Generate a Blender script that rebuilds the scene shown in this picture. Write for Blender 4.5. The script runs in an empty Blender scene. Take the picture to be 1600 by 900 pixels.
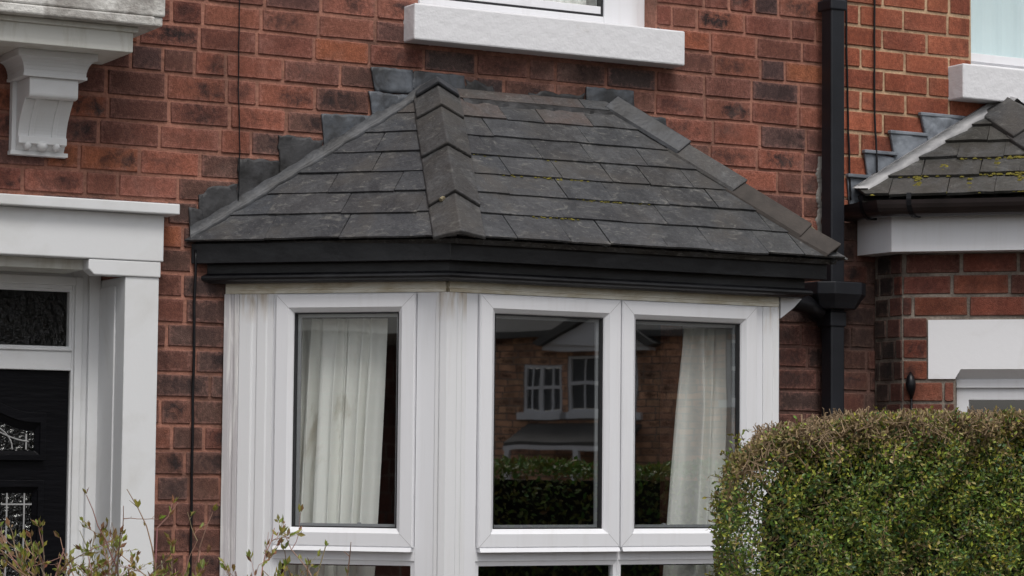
import bpy, math, random
from mathutils import Vector, Matrix
R = math.radians

# ------------------------------------------------------------------ camera, sky, sun, exposure
scene = bpy.context.scene
COL = scene.collection
yaw, pitch, roll = R(28.5), R(4.03), R(0.54)
CAM = Vector((0.0, -8.143, 1.6))
fw = Vector((math.sin(yaw)*math.cos(pitch), math.cos(yaw)*math.cos(pitch), math.sin(pitch)))
r0 = Vector((math.cos(yaw), -math.sin(yaw), 0)); u0 = r0.cross(fw)
rt = math.cos(roll)*r0 + math.sin(roll)*u0
up = -math.sin(roll)*r0 + math.cos(roll)*u0
cd = bpy.data.cameras.new('camera'); cam = bpy.data.objects.new('camera', cd); COL.objects.link(cam)
m = Matrix((rt, up, -fw)).transposed().to_4x4(); m.translation = CAM
cam.matrix_world = m
cd.sensor_width = 36.0; cd.lens = 90.0; cd.clip_end = 1000.0; cd.clip_start = 0.1
scene.camera = cam

SUN_EL, SUN_AZ = R(57), R(190)          # azimuth from +Y towards +X
world = bpy.data.worlds.new('World'); scene.world = world; world.use_nodes = True
wn = world.node_tree.nodes; wl = world.node_tree.links
sky = wn.new('ShaderNodeTexSky'); sky.sky_type = 'NISHITA'; sky.sun_disc = False
sky.sun_elevation = SUN_EL; sky.sun_rotation = SUN_AZ; sky.air_density = 1.0; sky.dust_density = 4.0
hs = wn.new('ShaderNodeHueSaturation'); hs.inputs['Saturation'].default_value = 0.28
wl.new(sky.outputs[0], hs.inputs['Color'])
wl.new(hs.outputs[0], wn['Background'].inputs['Color'])
wn['Background'].inputs['Strength'].default_value = 0.12
sd = bpy.data.lights.new('sun', 'SUN'); sun = bpy.data.objects.new('sun', sd); COL.objects.link(sun)
sd.energy = 1.15; sd.angle = R(20); sd.color = (1.0, 0.97, 0.93)
sv = Vector((math.sin(SUN_AZ)*math.cos(SUN_EL), math.cos(SUN_AZ)*math.cos(SUN_EL), math.sin(SUN_EL)))
sun.rotation_euler = sv.to_track_quat('Z', 'Y').to_euler(); sun.location = (0, -10, 20)
scene.view_settings.view_transform = 'Standard'
scene.view_settings.look = 'None'
scene.view_settings.exposure = 0.22
scene.view_settings.gamma = 1.0

# ------------------------------------------------------------------ helpers
def lin(c):
    c = c/255.0
    return c/12.92 if c <= 0.04045 else ((c+0.055)/1.055)**2.4
def S(r, g, b, k=1.0):
    return (lin(r)*k, lin(g)*k, lin(b)*k, 1.0)

class MB:
    """collects faces, then links them as one mesh object"""
    def __init__(self):
        self.v = []; self.f = []; self.m = []; self.c = []; self.d = []
    def add(self, verts, faces, mat=0, col=None, loc=None):
        b = len(self.v); self.v += [tuple(p) for p in verts]
        for f in faces:
            self.f.append(tuple(b+i for i in f)); self.m.append(mat); self.c.append(col); self.d.append([loc[i] for i in f] if loc else None)
    def box(self, p0, p1, mat=0, fr=None, col=None):
        x0, y0, z0 = p0; x1, y1, z1 = p1
        vs = [(x0,y0,z0),(x1,y0,z0),(x1,y1,z0),(x0,y1,z0),(x0,y0,z1),(x1,y0,z1),(x1,y1,z1),(x0,y1,z1)]
        if fr: vs = [fr(*p) for p in vs]
        self.add(vs, [(0,3,2,1),(4,5,6,7),(0,1,5,4),(1,2,6,5),(2,3,7,6),(3,0,4,7)], mat, col)
    def prism(self, poly, d0, d1, fr, mat=0, col=None):
        """poly in the (a,b) plane of frame fr(a,d,b), extruded from depth d0 to d1"""
        n = len(poly)
        vs = [fr(a, d0, b) for a, b in poly]+[fr(a, d1, b) for a, b in poly]
        fs = [tuple(range(n)), tuple(range(2*n-1, n-1, -1))]
        fs += [(i, i+n, (i+1) % n+n, (i+1) % n) for i in range(n)]
        self.add(vs, fs, mat, col)
    def sweep(self, rings, closed_ring=True, caps=True, mat=0, col=None, loop=False):
        n = len(rings[0]); vs = [p for r in rings for p in r]; fs = []
        k = len(rings)
        for i in range(k if loop else k-1):
            j = (i+1) % k
            for a in range(n if closed_ring else n-1):
                b = (a+1) % n
                fs.append((i*n+a, i*n+b, j*n+b, j*n+a))
        if caps and not loop and closed_ring:
            fs.append(tuple(range(n-1, -1, -1))); fs.append(tuple((k-1)*n+a for a in range(n)))
        self.add(vs, fs, mat, col)
    def tube(self, pts, rad, n=8, mat=0, col=None):
        pts = [Vector(p) for p in pts]; rings = []
        for i, p in enumerate(pts):
            d = (pts[min(i+1, len(pts)-1)]-pts[max(i-1, 0)]).normalized()
            a = d.orthogonal().normalized() if i == 0 else (a-d*a.dot(d)).normalized()
            b = d.cross(a)
            r = rad[i] if isinstance(rad, (list, tuple)) else rad
            rings.append([p+a*r*math.cos(2*math.pi*k/n)+b*r*math.sin(2*math.pi*k/n) for k in range(n)])
        self.sweep(rings, True, True, mat, col)
    def build(self, name, mats, parent=None, smooth=False, bevel=0.0, recalc=True):
        me = bpy.data.meshes.new(name)
        me.from_pydata(self.v, [], self.f)
        if not isinstance(mats, (list, tuple)): mats = [mats]
        for mt in mats: me.materials.append(mt)
        me.polygons.foreach_set('material_index', self.m)
        if any(c is not None for c in self.c):
            at = me.color_attributes.new('tint', 'FLOAT_COLOR', 'CORNER')
            buf = []
            for p, c in zip(me.polygons, self.c):
                buf += list(c if c else (0.5, 0.5, 0.5, 1.0))*p.loop_total
            at.data.foreach_set('color', buf)
        if any(d is not None for d in self.d):
            at = me.color_attributes.new('spot', 'FLOAT_COLOR', 'CORNER'); buf = []
            for p, d in zip(me.polygons, self.d):
                if d is None: buf += [0.0, 0.0, 0.0, 1.0]*p.loop_total
                else:
                    for q in d: buf += [q[0], q[1], q[2], 1.0]
            at.data.foreach_set('color', buf)
        if recalc and not any(d is not None for d in self.d):
            import bmesh
            bm = bmesh.new(); bm.from_mesh(me); bmesh.ops.recalc_face_normals(bm, faces=bm.faces); bm.to_mesh(me); bm.free()
        if smooth: me.polygons.foreach_set('use_smooth', [True]*len(me.polygons))
        me.update()
        o = bpy.data.objects.new(name, me); COL.objects.link(o)
        if parent: o.parent = parent
        if bevel > 0:
            bv = o.modifiers.new('bevel', 'BEVEL'); bv.width = bevel; bv.segments = 2; bv.limit_method = 'ANGLE'; bv.angle_limit = R(40)
        return o

def empty(name, label, cat, loc=(0, 0, 0), group=None):
    o = bpy.data.objects.new(name, None); COL.objects.link(o); o.location = (0, 0, 0)
    o['label'] = label; o['category'] = cat
    if group: o['group'] = group
    return o
def tag(o, label, cat, group=None):
    o['label'] = label; o['category'] = cat
    if group: o['group'] = group
    return o

def world_frame(x, y, z): return Vector((x, y, z))
def facet(origin, ang):
    """frame of a vertical facet: u along it, w outwards (towards the viewer), z up"""
    ox, oy = origin; c, s = math.cos(ang), math.sin(ang)
    return lambda u, w, z: Vector((ox+u*c+w*s, oy+u*s-w*c, z))
WALL = facet((0, 0), 0.0)

# ------------------------------------------------------------------ materials
def mat(name):
    mt = bpy.data.materials.new(name); mt.use_nodes = True
    nt = mt.node_tree; return mt, nt, nt.nodes['Principled BSDF'], nt.nodes, nt.links
def noise(N, scale, detail=4, rough=0.55, dist=0.0):
    t = N.new('ShaderNodeTexNoise'); t.inputs['Scale'].default_value = scale
    t.inputs['Detail'].default_value = detail; t.inputs['Roughness'].default_value = rough
    t.inputs['Distortion'].default_value = dist; return t
def ramp(N, L, src, a, b, ca=(0,0,0,1), cb=(1,1,1,1)):
    r = N.new('ShaderNodeValToRGB'); r.color_ramp.elements[0].position = a; r.color_ramp.elements[1].position = b
    r.color_ramp.elements[0].color = ca; r.color_ramp.elements[1].color = cb
    L.new(src, r.inputs['Fac']); return r
def mix(N, L, fac, a, b, mode='MIX'):
    mx = N.new('ShaderNodeMix'); mx.data_type = 'RGBA'; mx.blend_type = mode
    for s, v in ((0, fac), (6, a), (7, b)):
        if hasattr(v, 'is_output'): L.new(v, mx.inputs[s])
        else: mx.inputs[s].default_value = v
    return mx.outputs[2]
def coords(N, L, sx=1, sy=1, sz=1):
    tc = N.new('ShaderNodeTexCoord'); mp = N.new('ShaderNodeMapping'); mp.inputs['Scale'].default_value = (sx, sy, sz)
    L.new(tc.outputs['Object'], mp.inputs['Vector']); return mp.outputs[0]
def bump(N, L, b, src, strength, dist=0.01):
    bp = N.new('ShaderNodeBump'); bp.inputs['Strength'].default_value = strength; bp.inputs['Distance'].default_value = dist
    L.new(src, bp.inputs['Height']); L.new(bp.outputs[0], b.inputs['Normal'])

def plain(name, col, rough=0.5, nscale=0, namt=0.15, bstr=0.0, bscale=60, spec=0.5, metal=0.0, stretch=(1,1,1)):
    mt, nt, b, N, L = mat(name)
    b.inputs['Roughness'].default_value = rough; b.inputs['Specular IOR Level'].default_value = spec
    b.inputs['Metallic'].default_value = metal
    v = coords(N, L, *stretch)
    if nscale:
        n = noise(N, nscale, 5); L.new(v, n.inputs['Vector'])
        dk = tuple(c*(1-namt) for c in col[:3])+(1,); lt = tuple(min(1, c*(1+namt*.6)) for c in col[:3])+(1,)
        r = ramp(N, L, n.outputs['Fac'], .3, .7, dk, lt); L.new(r.outputs[0], b.inputs['Base Color'])
    else: b.inputs['Base Color'].default_value = col
    if bstr:
        n2 = noise(N, bscale, 4); L.new(v, n2.inputs['Vector']); bump(N, L, b, n2.outputs['Fac'], bstr, .004)
    return mt

def brick_mat(name, soot=0.6, pale=0.25, rim=S(150, 106, 95, 1.15), sat=.95, val=1.15):
    mt, nt, b, N, L = mat(name)
    at = N.new('ShaderNodeAttribute'); at.attribute_name = 'tint'
    sp = N.new('ShaderNodeAttribute'); sp.attribute_name = 'spot'
    sx = N.new('ShaderNodeSeparateXYZ'); L.new(sp.outputs['Vector'], sx.inputs[0])
    def math_(op, x, y=None, z=None):
        q = N.new('ShaderNodeMath'); q.operation = op
        for i, v_ in enumerate((x, y, z)):
            if v_ is None: continue
            if hasattr(v_, 'is_output'): L.new(v_, q.inputs[i])
            else: q.inputs[i].default_value = v_
        return q.outputs[0]
    v = coords(N, L)
    n1 = noise(N, 26, 5, .65, .8); L.new(v, n1.inputs['Vector'])
    n2 = noise(N, 60, 5, .68); L.new(v, n2.inputs['Vector'])
    n3 = noise(N, 260, 3, .6); L.new(v, n3.inputs['Vector'])
    n4 = noise(N, 3.6, 5, .62, .5); L.new(v, n4.inputs['Vector'])
    # fire-marks: a dark blotch in the middle of a brick, ragged, stronger on some bricks than on others
    d2 = math_('ADD', math_('POWER', math_('ABSOLUTE', math_('SUBTRACT', sx.outputs[0], math_('MULTIPLY_ADD', sx.outputs[2], 1.0, -.5))), 2.0), math_('POWER', math_('ABSOLUTE', sx.outputs[1]), 2.0))
    near = math_('SUBTRACT', 1.15, d2)
    f1 = math_('ADD', math_('MULTIPLY', near, .22), n1.outputs['Fac'])
    r1 = ramp(N, L, f1, .55, .86)
    amt = math_('MULTIPLY', math_('MULTIPLY_ADD', math_('FRACT', math_('MULTIPLY', sx.outputs[2], 7.3)), 1.5, -.28), soot)
    c1 = mix(N, L, math_('MULTIPLY', r1.outputs[0], amt), at.outputs['Color'], S(50, 40, 40, 1.1))
    # smears of mortar round the edge
    edge = math_('MAXIMUM', math_('POWER', math_('ABSOLUTE', sx.outputs[0]), 5.0), math_('POWER', math_('ABSOLUTE', sx.outputs[1]), 2.5))
    r5 = ramp(N, L, math_('ADD', math_('MULTIPLY', edge, .42), n2.outputs['Fac']), .62, .95)
    c1 = mix(N, L, math_('MULTIPLY', r5.outputs[0], .42), c1, rim)
    r4 = ramp(N, L, n4.outputs['Fac'], .52, .75)
    c2 = mix(N, L, math_('MULTIPLY', r4.outputs[0], pale), c1, S(150, 120, 110, 1.2))
    n6 = noise(N, 2.1, 6, .62, .7); L.new(coords(N, L, 1.6, 1, .55), n6.inputs['Vector'])
    c2 = mix(N, L, 1.0, c2, ramp(N, L, n6.outputs['Fac'], .36, .60, (.60,.60,.61,1), (1.08,1.07,1.06,1)).outputs[0], 'MULTIPLY')
    r2 = ramp(N, L, n2.outputs['Fac'], .25, .75, (.62,.60,.60,1), (1.22,1.2,1.18,1))
    c3 = mix(N, L, 1.0, c2, r2.outputs[0], 'MULTIPLY')
    r3 = ramp(N, L, n3.outputs['Fac'], .3, .6, (.70,.70,.70,1), (1.06,1.06,1.06,1))
    c4 = mix(N, L, 1.0, c3, r3.outputs[0], 'MULTIPLY')
    hsv = N.new('ShaderNodeHueSaturation'); hsv.inputs['Saturation'].default_value = sat; hsv.inputs['Value'].default_value = val; L.new(c4, hsv.inputs['Color'])
    L.new(hsv.outputs[0], b.inputs['Base Color'])
    b.inputs['Roughness'].default_value = .85; b.inputs['Specular IOR Level'].default_value = .25
    ad = math_('ADD', n2.outputs['Fac'], n3.outputs['Fac'])
    bump(N, L, b, ad, .6, .006)
    return mt

def mortar_mat(name, col, dark):
    mt, nt, b, N, L = mat(name); v = coords(N, L)
    n1 = noise(N, 5, 5, .6); L.new(v, n1.inputs['Vector']); n2 = noise(N, 90, 4, .6); L.new(v, n2.inputs['Vector'])
    c = mix(N, L, ramp(N, L, n1.outputs['Fac'], .42, .68).outputs[0], col, dark)
    r2 = ramp(N, L, n2.outputs['Fac'], .3, .7, (.7,.7,.7,1), (1.12,1.12,1.12,1))
    L.new(mix(N, L, 1.0, c, r2.outputs[0], 'MULTIPLY'), b.inputs['Base Color'])
    b.inputs['Roughness'].default_value = .95; b.inputs['Specular IOR Level'].default_value = .15
    bump(N, L, b, n2.outputs['Fac'], .8, .006)
    return mt

def dirty_white(name, base, dirt, lo, hi, scale, rough=.45, bstr=.1, bscale=70, stretch=(1,1,1), amt=1.0, fine=.0, bdist=.003, wash=None):
    mt, nt, b, N, L = mat(name); v = coords(N, L, *stretch); v1 = coords(N, L)
    n1 = noise(N, scale, 6, .62, .5); L.new(v, n1.inputs['Vector']); n2 = noise(N, bscale, 4, .6); L.new(v1, n2.inputs['Vector'])
    r = ramp(N, L, n1.outputs['Fac'], lo, hi)
    mm = N.new('ShaderNodeMath'); mm.operation = 'MULTIPLY'; mm.inputs[1].default_value = amt; L.new(r.outputs[0], mm.inputs[0])
    c = mix(N, L, mm.outputs[0], base, dirt)
    if fine:
        r2 = ramp(N, L, n2.outputs['Fac'], .3, .5, (1-fine,)*3+(1,), (1,1,1,1)); c = mix(N, L, 1.0, c, r2.outputs[0], 'MULTIPLY')
    if wash:
        z0_, z1_, col_ = wash
        sz = N.new('ShaderNodeSeparateXYZ'); L.new(v1, sz.inputs[0])
        mr = N.new('ShaderNodeMapRange'); mr.inputs[1].default_value = z0_; mr.inputs[2].default_value = z1_; L.new(sz.outputs[2], mr.inputs[0])
        n7 = noise(N, 1.0, 5, .6, .4); L.new(coords(N, L, 34, 34, 5), n7.inputs['Vector'])
        w1_ = N.new('ShaderNodeMath'); w1_.operation = 'MULTIPLY'; L.new(mr.outputs[0], w1_.inputs[0]); L.new(ramp(N, L, n7.outputs['Fac'], .42, .62).outputs[0], w1_.inputs[1])
        c = mix(N, L, w1_.outputs[0], c, col_)
    L.new(c, b.inputs['Base Color']); b.inputs['Roughness'].default_value = rough; b.inputs['Specular IOR Level'].default_value = .4
    if bstr: bump(N, L, b, n2.outputs['Fac'], bstr, bdist)
    return mt

def slate_mat(name, lichen=.5):
    mt, nt, b, N, L = mat(name); v = coords(N, L)
    at = N.new('ShaderNodeAttribute'); at.attribute_name = 'tint'
    n1 = noise(N, 9, 6, .65, .8); L.new(v, n1.inputs['Vector'])
    n2 = noise(N, 70, 5, .7); L.new(v, n2.inputs['Vector'])
    n5 = noise(N, 3.3, 5, .65, .6); L.new(v, n5.inputs['Vector'])
    n3 = noise(N, 150, 2, .5); L.new(v, n3.inputs['Vector'])
    vs = coords(N, L, 14, 14, 40); n4 = noise(N, 1.0, 6, .7, 1.6); L.new(vs, n4.inputs['Vector'])
    c = mix(N, L, ramp(N, L, n1.outputs['Fac'], .42, .80).outputs[0], at.outputs['Color'], S(96, 97, 99, .72))
    c = mix(N, L, 1.0, c, ramp(N, L, n2.outputs['Fac'], .25, .75, (.55,.55,.55,1), (1.45,1.45,1.45,1)).outputs[0], 'MULTIPLY')
    c = mix(N, L, ramp(N, L, n5.outputs['Fac'], .50, .72).outputs[0], c, S(84, 80, 76, .72))
    f4 = N.new('ShaderNodeMath'); f4.operation = 'MULTIPLY'; f4.inputs[1].default_value = lichen; L.new(ramp(N, L, n4.outputs['Fac'], .555, .70).outputs[0], f4.inputs[0])
    c = mix(N, L, f4.outputs[0], c, S(140, 138, 132, .9))
    f3 = N.new('ShaderNodeMath'); f3.operation = 'MULTIPLY'; f3.inputs[1].default_value = lichen; L.new(ramp(N, L, n3.outputs['Fac'], .70, .75).outputs[0], f3.inputs[0])
    c = mix(N, L, f3.outputs[0], c, S(170, 168, 160, .9))
    L.new(c, b.inputs['Base Color']); b.inputs['Roughness'].default_value = .62; b.inputs['Specular IOR Level'].default_value = .4
    ad = N.new('ShaderNodeMath'); ad.operation = 'ADD'; L.new(n2.outputs['Fac'], ad.inputs[0]); L.new(n1.outputs['Fac'], ad.inputs[1])
    bump(N, L, b, ad.outputs[0], .5, .006)
    return mt

def glass_mat(name, k=1.0, wob=.02, lo=.0, tint=(.95,.97,.96,1), wscale=3.0):
    mt = bpy.data.materials.new(name); mt.use_nodes = True; nt = mt.node_tree; N, L = nt.nodes, nt.links
    N.remove(N['Principled BSDF']); out = N['Material Output']
    tr = N.new('ShaderNodeBsdfTransparent'); tr.inputs[0].default_value = tint
    gl = N.new('ShaderNodeBsdfGlossy'); gl.inputs['Roughness'].default_value = 0.012; gl.inputs['Color'].default_value = (1,1,1,1)
    lw = N.new('ShaderNodeLayerWeight'); lw.inputs[0].default_value = .5
    pw = N.new('ShaderNodeMath'); pw.operation = 'POWER'; pw.inputs[1].default_value = 5.0; L.new(lw.outputs['Facing'], pw.inputs[0])
    sk = N.new('ShaderNodeMath'); sk.operation = 'MULTIPLY_ADD'; sk.inputs[1].default_value = .96; sk.inputs[2].default_value = .04; L.new(pw.outputs[0], sk.inputs[0])
    mu = N.new('ShaderNodeMath'); mu.operation = 'MULTIPLY_ADD'; mu.inputs[1].default_value = k; mu.inputs[2].default_value = lo; mu.use_clamp = True
    L.new(sk.outputs[0], mu.inputs[0])
    ms = N.new('ShaderNodeMixShader'); L.new(mu.outputs[0], ms.inputs[0]); L.new(tr.outputs[0], ms.inputs[1]); L.new(gl.outputs[0], ms.inputs[2])
    v = coords(N, L); n = noise(N, wscale, 2, .5); L.new(v, n.inputs['Vector'])
    bp = N.new('ShaderNodeBump'); bp.inputs['Strength'].default_value = wob; bp.inputs['Distance'].default_value = .05
    L.new(n.outputs['Fac'], bp.inputs['Height']); L.new(bp.outputs[0], gl.inputs['Normal'])
    L.new(ms.outputs[0], out.inputs['Surface'])
    return mt

def leaf_mat(name, rough=.5):
    mt, nt, b, N, L = mat(name); at = N.new('ShaderNodeAttribute'); at.attribute_name = 'tint'
    L.new(at.outputs['Color'], b.inputs['Base Color']); b.inputs['Roughness'].default_value = rough
    b.inputs['Specular IOR Level'].default_value = .45
    tl = N.new('ShaderNodeBsdfTranslucent'); L.new(at.outputs['Color'], tl.inputs['Color'])
    ms = N.new('ShaderNodeMixShader'); ms.inputs[0].default_value = .25
    L.new(b.outputs[0], ms.inputs[1]); L.new(tl.outputs[0], ms.inputs[2]); L.new(ms.outputs[0], N['Material Output'].inputs['Surface'])
    return mt

M = {}
M['brick'] = brick_mat('weathered_brick', 1.0, .30)
M['brick2'] = brick_mat('red_brick', .35, .18, S(156, 108, 86, 1.2), 1.0, 1.16)
M['brick3'] = brick_mat('bay_brick', .9, .16, S(120, 96, 86, 1.1), 1.0, 1.08)
M['mortar'] = mortar_mat('pink_mortar', S(160, 114, 98, 1.1), S(112, 84, 74, 1.0))
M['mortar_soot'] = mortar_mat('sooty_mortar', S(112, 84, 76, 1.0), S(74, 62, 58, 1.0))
M['mortar2'] = mortar_mat('cream_mortar', S(178, 152, 124, 1.3), S(140, 112, 92, 1.2))
M['mortar3'] = mortar_mat('grey_mortar', S(140, 130, 120, 1.2), S(84, 76, 70, 1.2))
M['upvc'] = dirty_white('white_plastic', (.74,.745,.77,1), (.52,.50,.48,1), .5, .85, 5, .32, .0, 60, (6,6,.35), .3)
M['upvc_dirty'] = dirty_white('grimy_white_plastic', (.74,.71,.62,1), (.46,.38,.24,1), .42, .72, 7, .5, .05, 60, (1,1,3))
M['post'] = dirty_white('painted_post', (.72,.725,.74,1), (.40,.36,.30,1), .56, .80, 4, .42, .12, 60, (9,9,.5), .22, wash=(2.08, 2.20, (.42,.33,.22,1)))
M['trim'] = dirty_white('peeling_trim_paint', (.50,.48,.49,1), (.68,.67,.66,1), .5, .62, 5, .6, .3, 50, (10,10,.6))
M['wood_white'] = dirty_white('white_wood_paint', (.68,.69,.70,1), (.50,.49,.46,1), .5, .8, 3.5, .5, .12, 45, (1,1,1), .6)
M['lintel_white'] = dirty_white('lintel_paint', (.86,.86,.88,1), (.70,.69,.68,1), .6, .85, 4, .6, .2, 40)
M['stone_white'] = dirty_white('white_stone_paint', (.72,.72,.74,1), (.46,.43,.40,1), .62, .78, 6, .7, .5, 26, (1,1,2), .6, bdist=.008)
M['stone_old'] = dirty_white('flaking_stone_paint', (.62,.61,.58,1), (.24,.22,.20,1), .48, .66, 7, .8, .9, 45, (1,1,1), .85, .12, bdist=.008)
M['ledge'] = dirty_white('stained_ledge_paint', (.60,.60,.56,1), (.36,.33,.26,1), .5, .75, 5, .55, .25, 40, (3,3,.6), .7)
M['black'] = plain('black_gloss_paint', S(22, 22, 26, .7), .36, 6, .35, .35, 25, spec=.3)
M['black_fascia'] = dirty_white('worn_black_paint', (.0075,.0075,.009,1), (.030,.031,.034,1), .46, .72, 3, .36, .4, 14, (1,1,3), .9, bdist=.006)
M['black_pipe'] = plain('black_pipe_paint', S(34, 36, 42, .8), .42, 5, .35, .3, 18, spec=.35)
M['gutter'] = plain('brown_gutter', S(42, 34, 34, .9), .3, 6, .4, .1, 30)
M['door'] = plain('black_door', S(17, 17, 21, .7), .42, 8, .3, .5, 9, stretch=(1.2, 1, 7), spec=.1)
M['slate'] = slate_mat('slate', .5)
M['slate2'] = slate_mat('mossy_slate', .35)
M['hip'] = slate_mat('hip_tile_clay', .35)
M['hip_warm'] = plain('brown_hip_tile', S(72, 65, 60, .75), .8, 18, .35, .5, 60)
M['lead'] = dirty_white('lead_sheet', S(92, 97, 104, .95), S(50, 51, 53, .95), .38, .62, 9, .5, .35, 22, (1,1,1), 1, bdist=.01)
M['lead_dark'] = dirty_white('blackened_flashing', S(62, 62, 64, .9), S(36, 35, 35, .85), .40, .62, 9, .6, .5, 40, (1,1,1), 1, bdist=.006)
M['lead_new'] = dirty_white('new_grey_lead', S(136, 142, 150, 1.0), S(84, 88, 94, 1.0), .36, .66, 8, .42, .4, 18, (1,1,1), 1, bdist=.012)
M['lead_mid'] = dirty_white('weathered_lead', S(74, 76, 80, .9), S(46, 46, 47, .9), .38, .64, 8, .5, .5, 30, (1,1,1), 1, bdist=.008)
M['lead_pale'] = dirty_white('new_lead_sheet', S(176, 175, 175, .95), S(110, 110, 114, 1.0), .42, .70, 7, .42, .3, 20, (1,1,1), .8, bdist=.008)
M['cement'] = plain('cement', S(126, 116, 92, 1.1), .95, 20, .4, .7, 80)
M['cement_pale'] = plain('pale_cement', S(150, 146, 140, 1.0), .9, 14, .4, .6, 70)
M['moss'] = plain('moss', S(112, 104, 40, 1.0), 1.0, 60, .5, .5, 200)
M['glass'] = glass_mat('bay_glass', 1.3, .004, lo=.24)
M['glass_side'] = glass_mat('bay_side_glass', 1.5, .012, lo=.06)
M['glass_up'] = glass_mat('upper_glass', 1.0, .01)
M['glass_sky'] = glass_mat('sky_glass', 2.0, .01, lo=.05)
M['joint'] = plain('mitre_line', (.42,.41,.42,1), .6)
M['gasket'] = plain('black_gasket', (.012,.012,.014,1), .5)
M['spacer'] = plain('steel_spacer', (.32,.33,.35,1), .4)
M['curtain'] = dirty_white('curtain_cloth', (.86,.86,.83,1), (.46,.42,.34,1), .60, .70, 4.5, .9, .15, 150, (1,1,.7), .5)
M['blind'] = plain('pale_blue_blind', S(214, 230, 234, 1.0), .8, 2, .06)
M['room'] = plain('dark_room', (.055,.05,.048,1), .9, 3, .3)
M['came'] = plain('lead_came', S(150, 150, 150, 1.0), .5)
M['pattern_glass'] = None
M['leaf'] = leaf_mat('hedge_leaf', .42)
M['bud'] = leaf_mat('shrub_leaf', .45)
M['twig'] = leaf_mat('twig', .8)
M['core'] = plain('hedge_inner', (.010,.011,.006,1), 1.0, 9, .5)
M['far_pane'] = plain('far_window_pane', (.07,.075,.08,1), .15)
M['far_roof'] = plain('far_slate', (.09,.087,.083,1), .8, .6, .3)
M['ground'] = plain('garden_soil', (.09,.07,.05,1), 1.0, 3, .4, .5, 20)
M['path'] = plain('path_paving', (.26,.25,.23,1), .9, 3, .3, .4, 40)
M['asphalt'] = plain('asphalt', (.05,.05,.052,1), .9, 5, .3, .5, 90)
M['pavement'] = plain('pavement', (.24,.235,.22,1), .9, 2, .25, .3, 60)
M['kerb'] = plain('kerb_stone', (.3,.29,.27,1), .9, 4, .3, .3, 50)

def obscured_glass():
    mt = glass_mat('obscured_glass', .5, .5, lo=.012, wscale=60, tint=(.5,.52,.5,1)); return mt
M['pattern_glass'] = obscured_glass()

# ------------------------------------------------------------------ brickwork
COURSES = [3.018, 2.931, 2.838, 2.755, 2.667, 2.578, 2.495, 2.413, 2.332, 2.250, 2.167, 2.079, 1.995, 1.911, 1.825, 1.735, 1.651, 1.566, 1.477, 1.391]
while COURSES[-1] > 0.08: COURSES.append(COURSES[-1]-.086)
COURSES[-1] = 0.0
top = [3.018]
while top[-1] < 5.0: top.append(top[-1]+(.084 if len(top) < 4 else .086))
COURSES = sorted(set(COURSES+top))

def minus(r, holes):
    """rectangle (u0,u1,z0,z1) minus rectangles"""
    out = [r]
    for h in holes:
        nxt = []
        for a in out:
            if h[0] >= a[1] or h[1] <= a[0] or h[2] >= a[3] or h[3] <= a[2]: nxt.append(a); continue
            if h[0] > a[0]: nxt.append((a[0], h[0], a[2], a[3]))
            if h[1] < a[1]: nxt.append((h[1], a[1], a[2], a[3]))
            x0, x1 = max(a[0], h[0]), min(a[1], h[1])
            if h[2] > a[2]: nxt.append((x0, x1, a[2], h[2]))
            if h[3] < a[3]: nxt.append((x0, x1, h[3], a[3]))
        out = nxt
    return out

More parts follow.
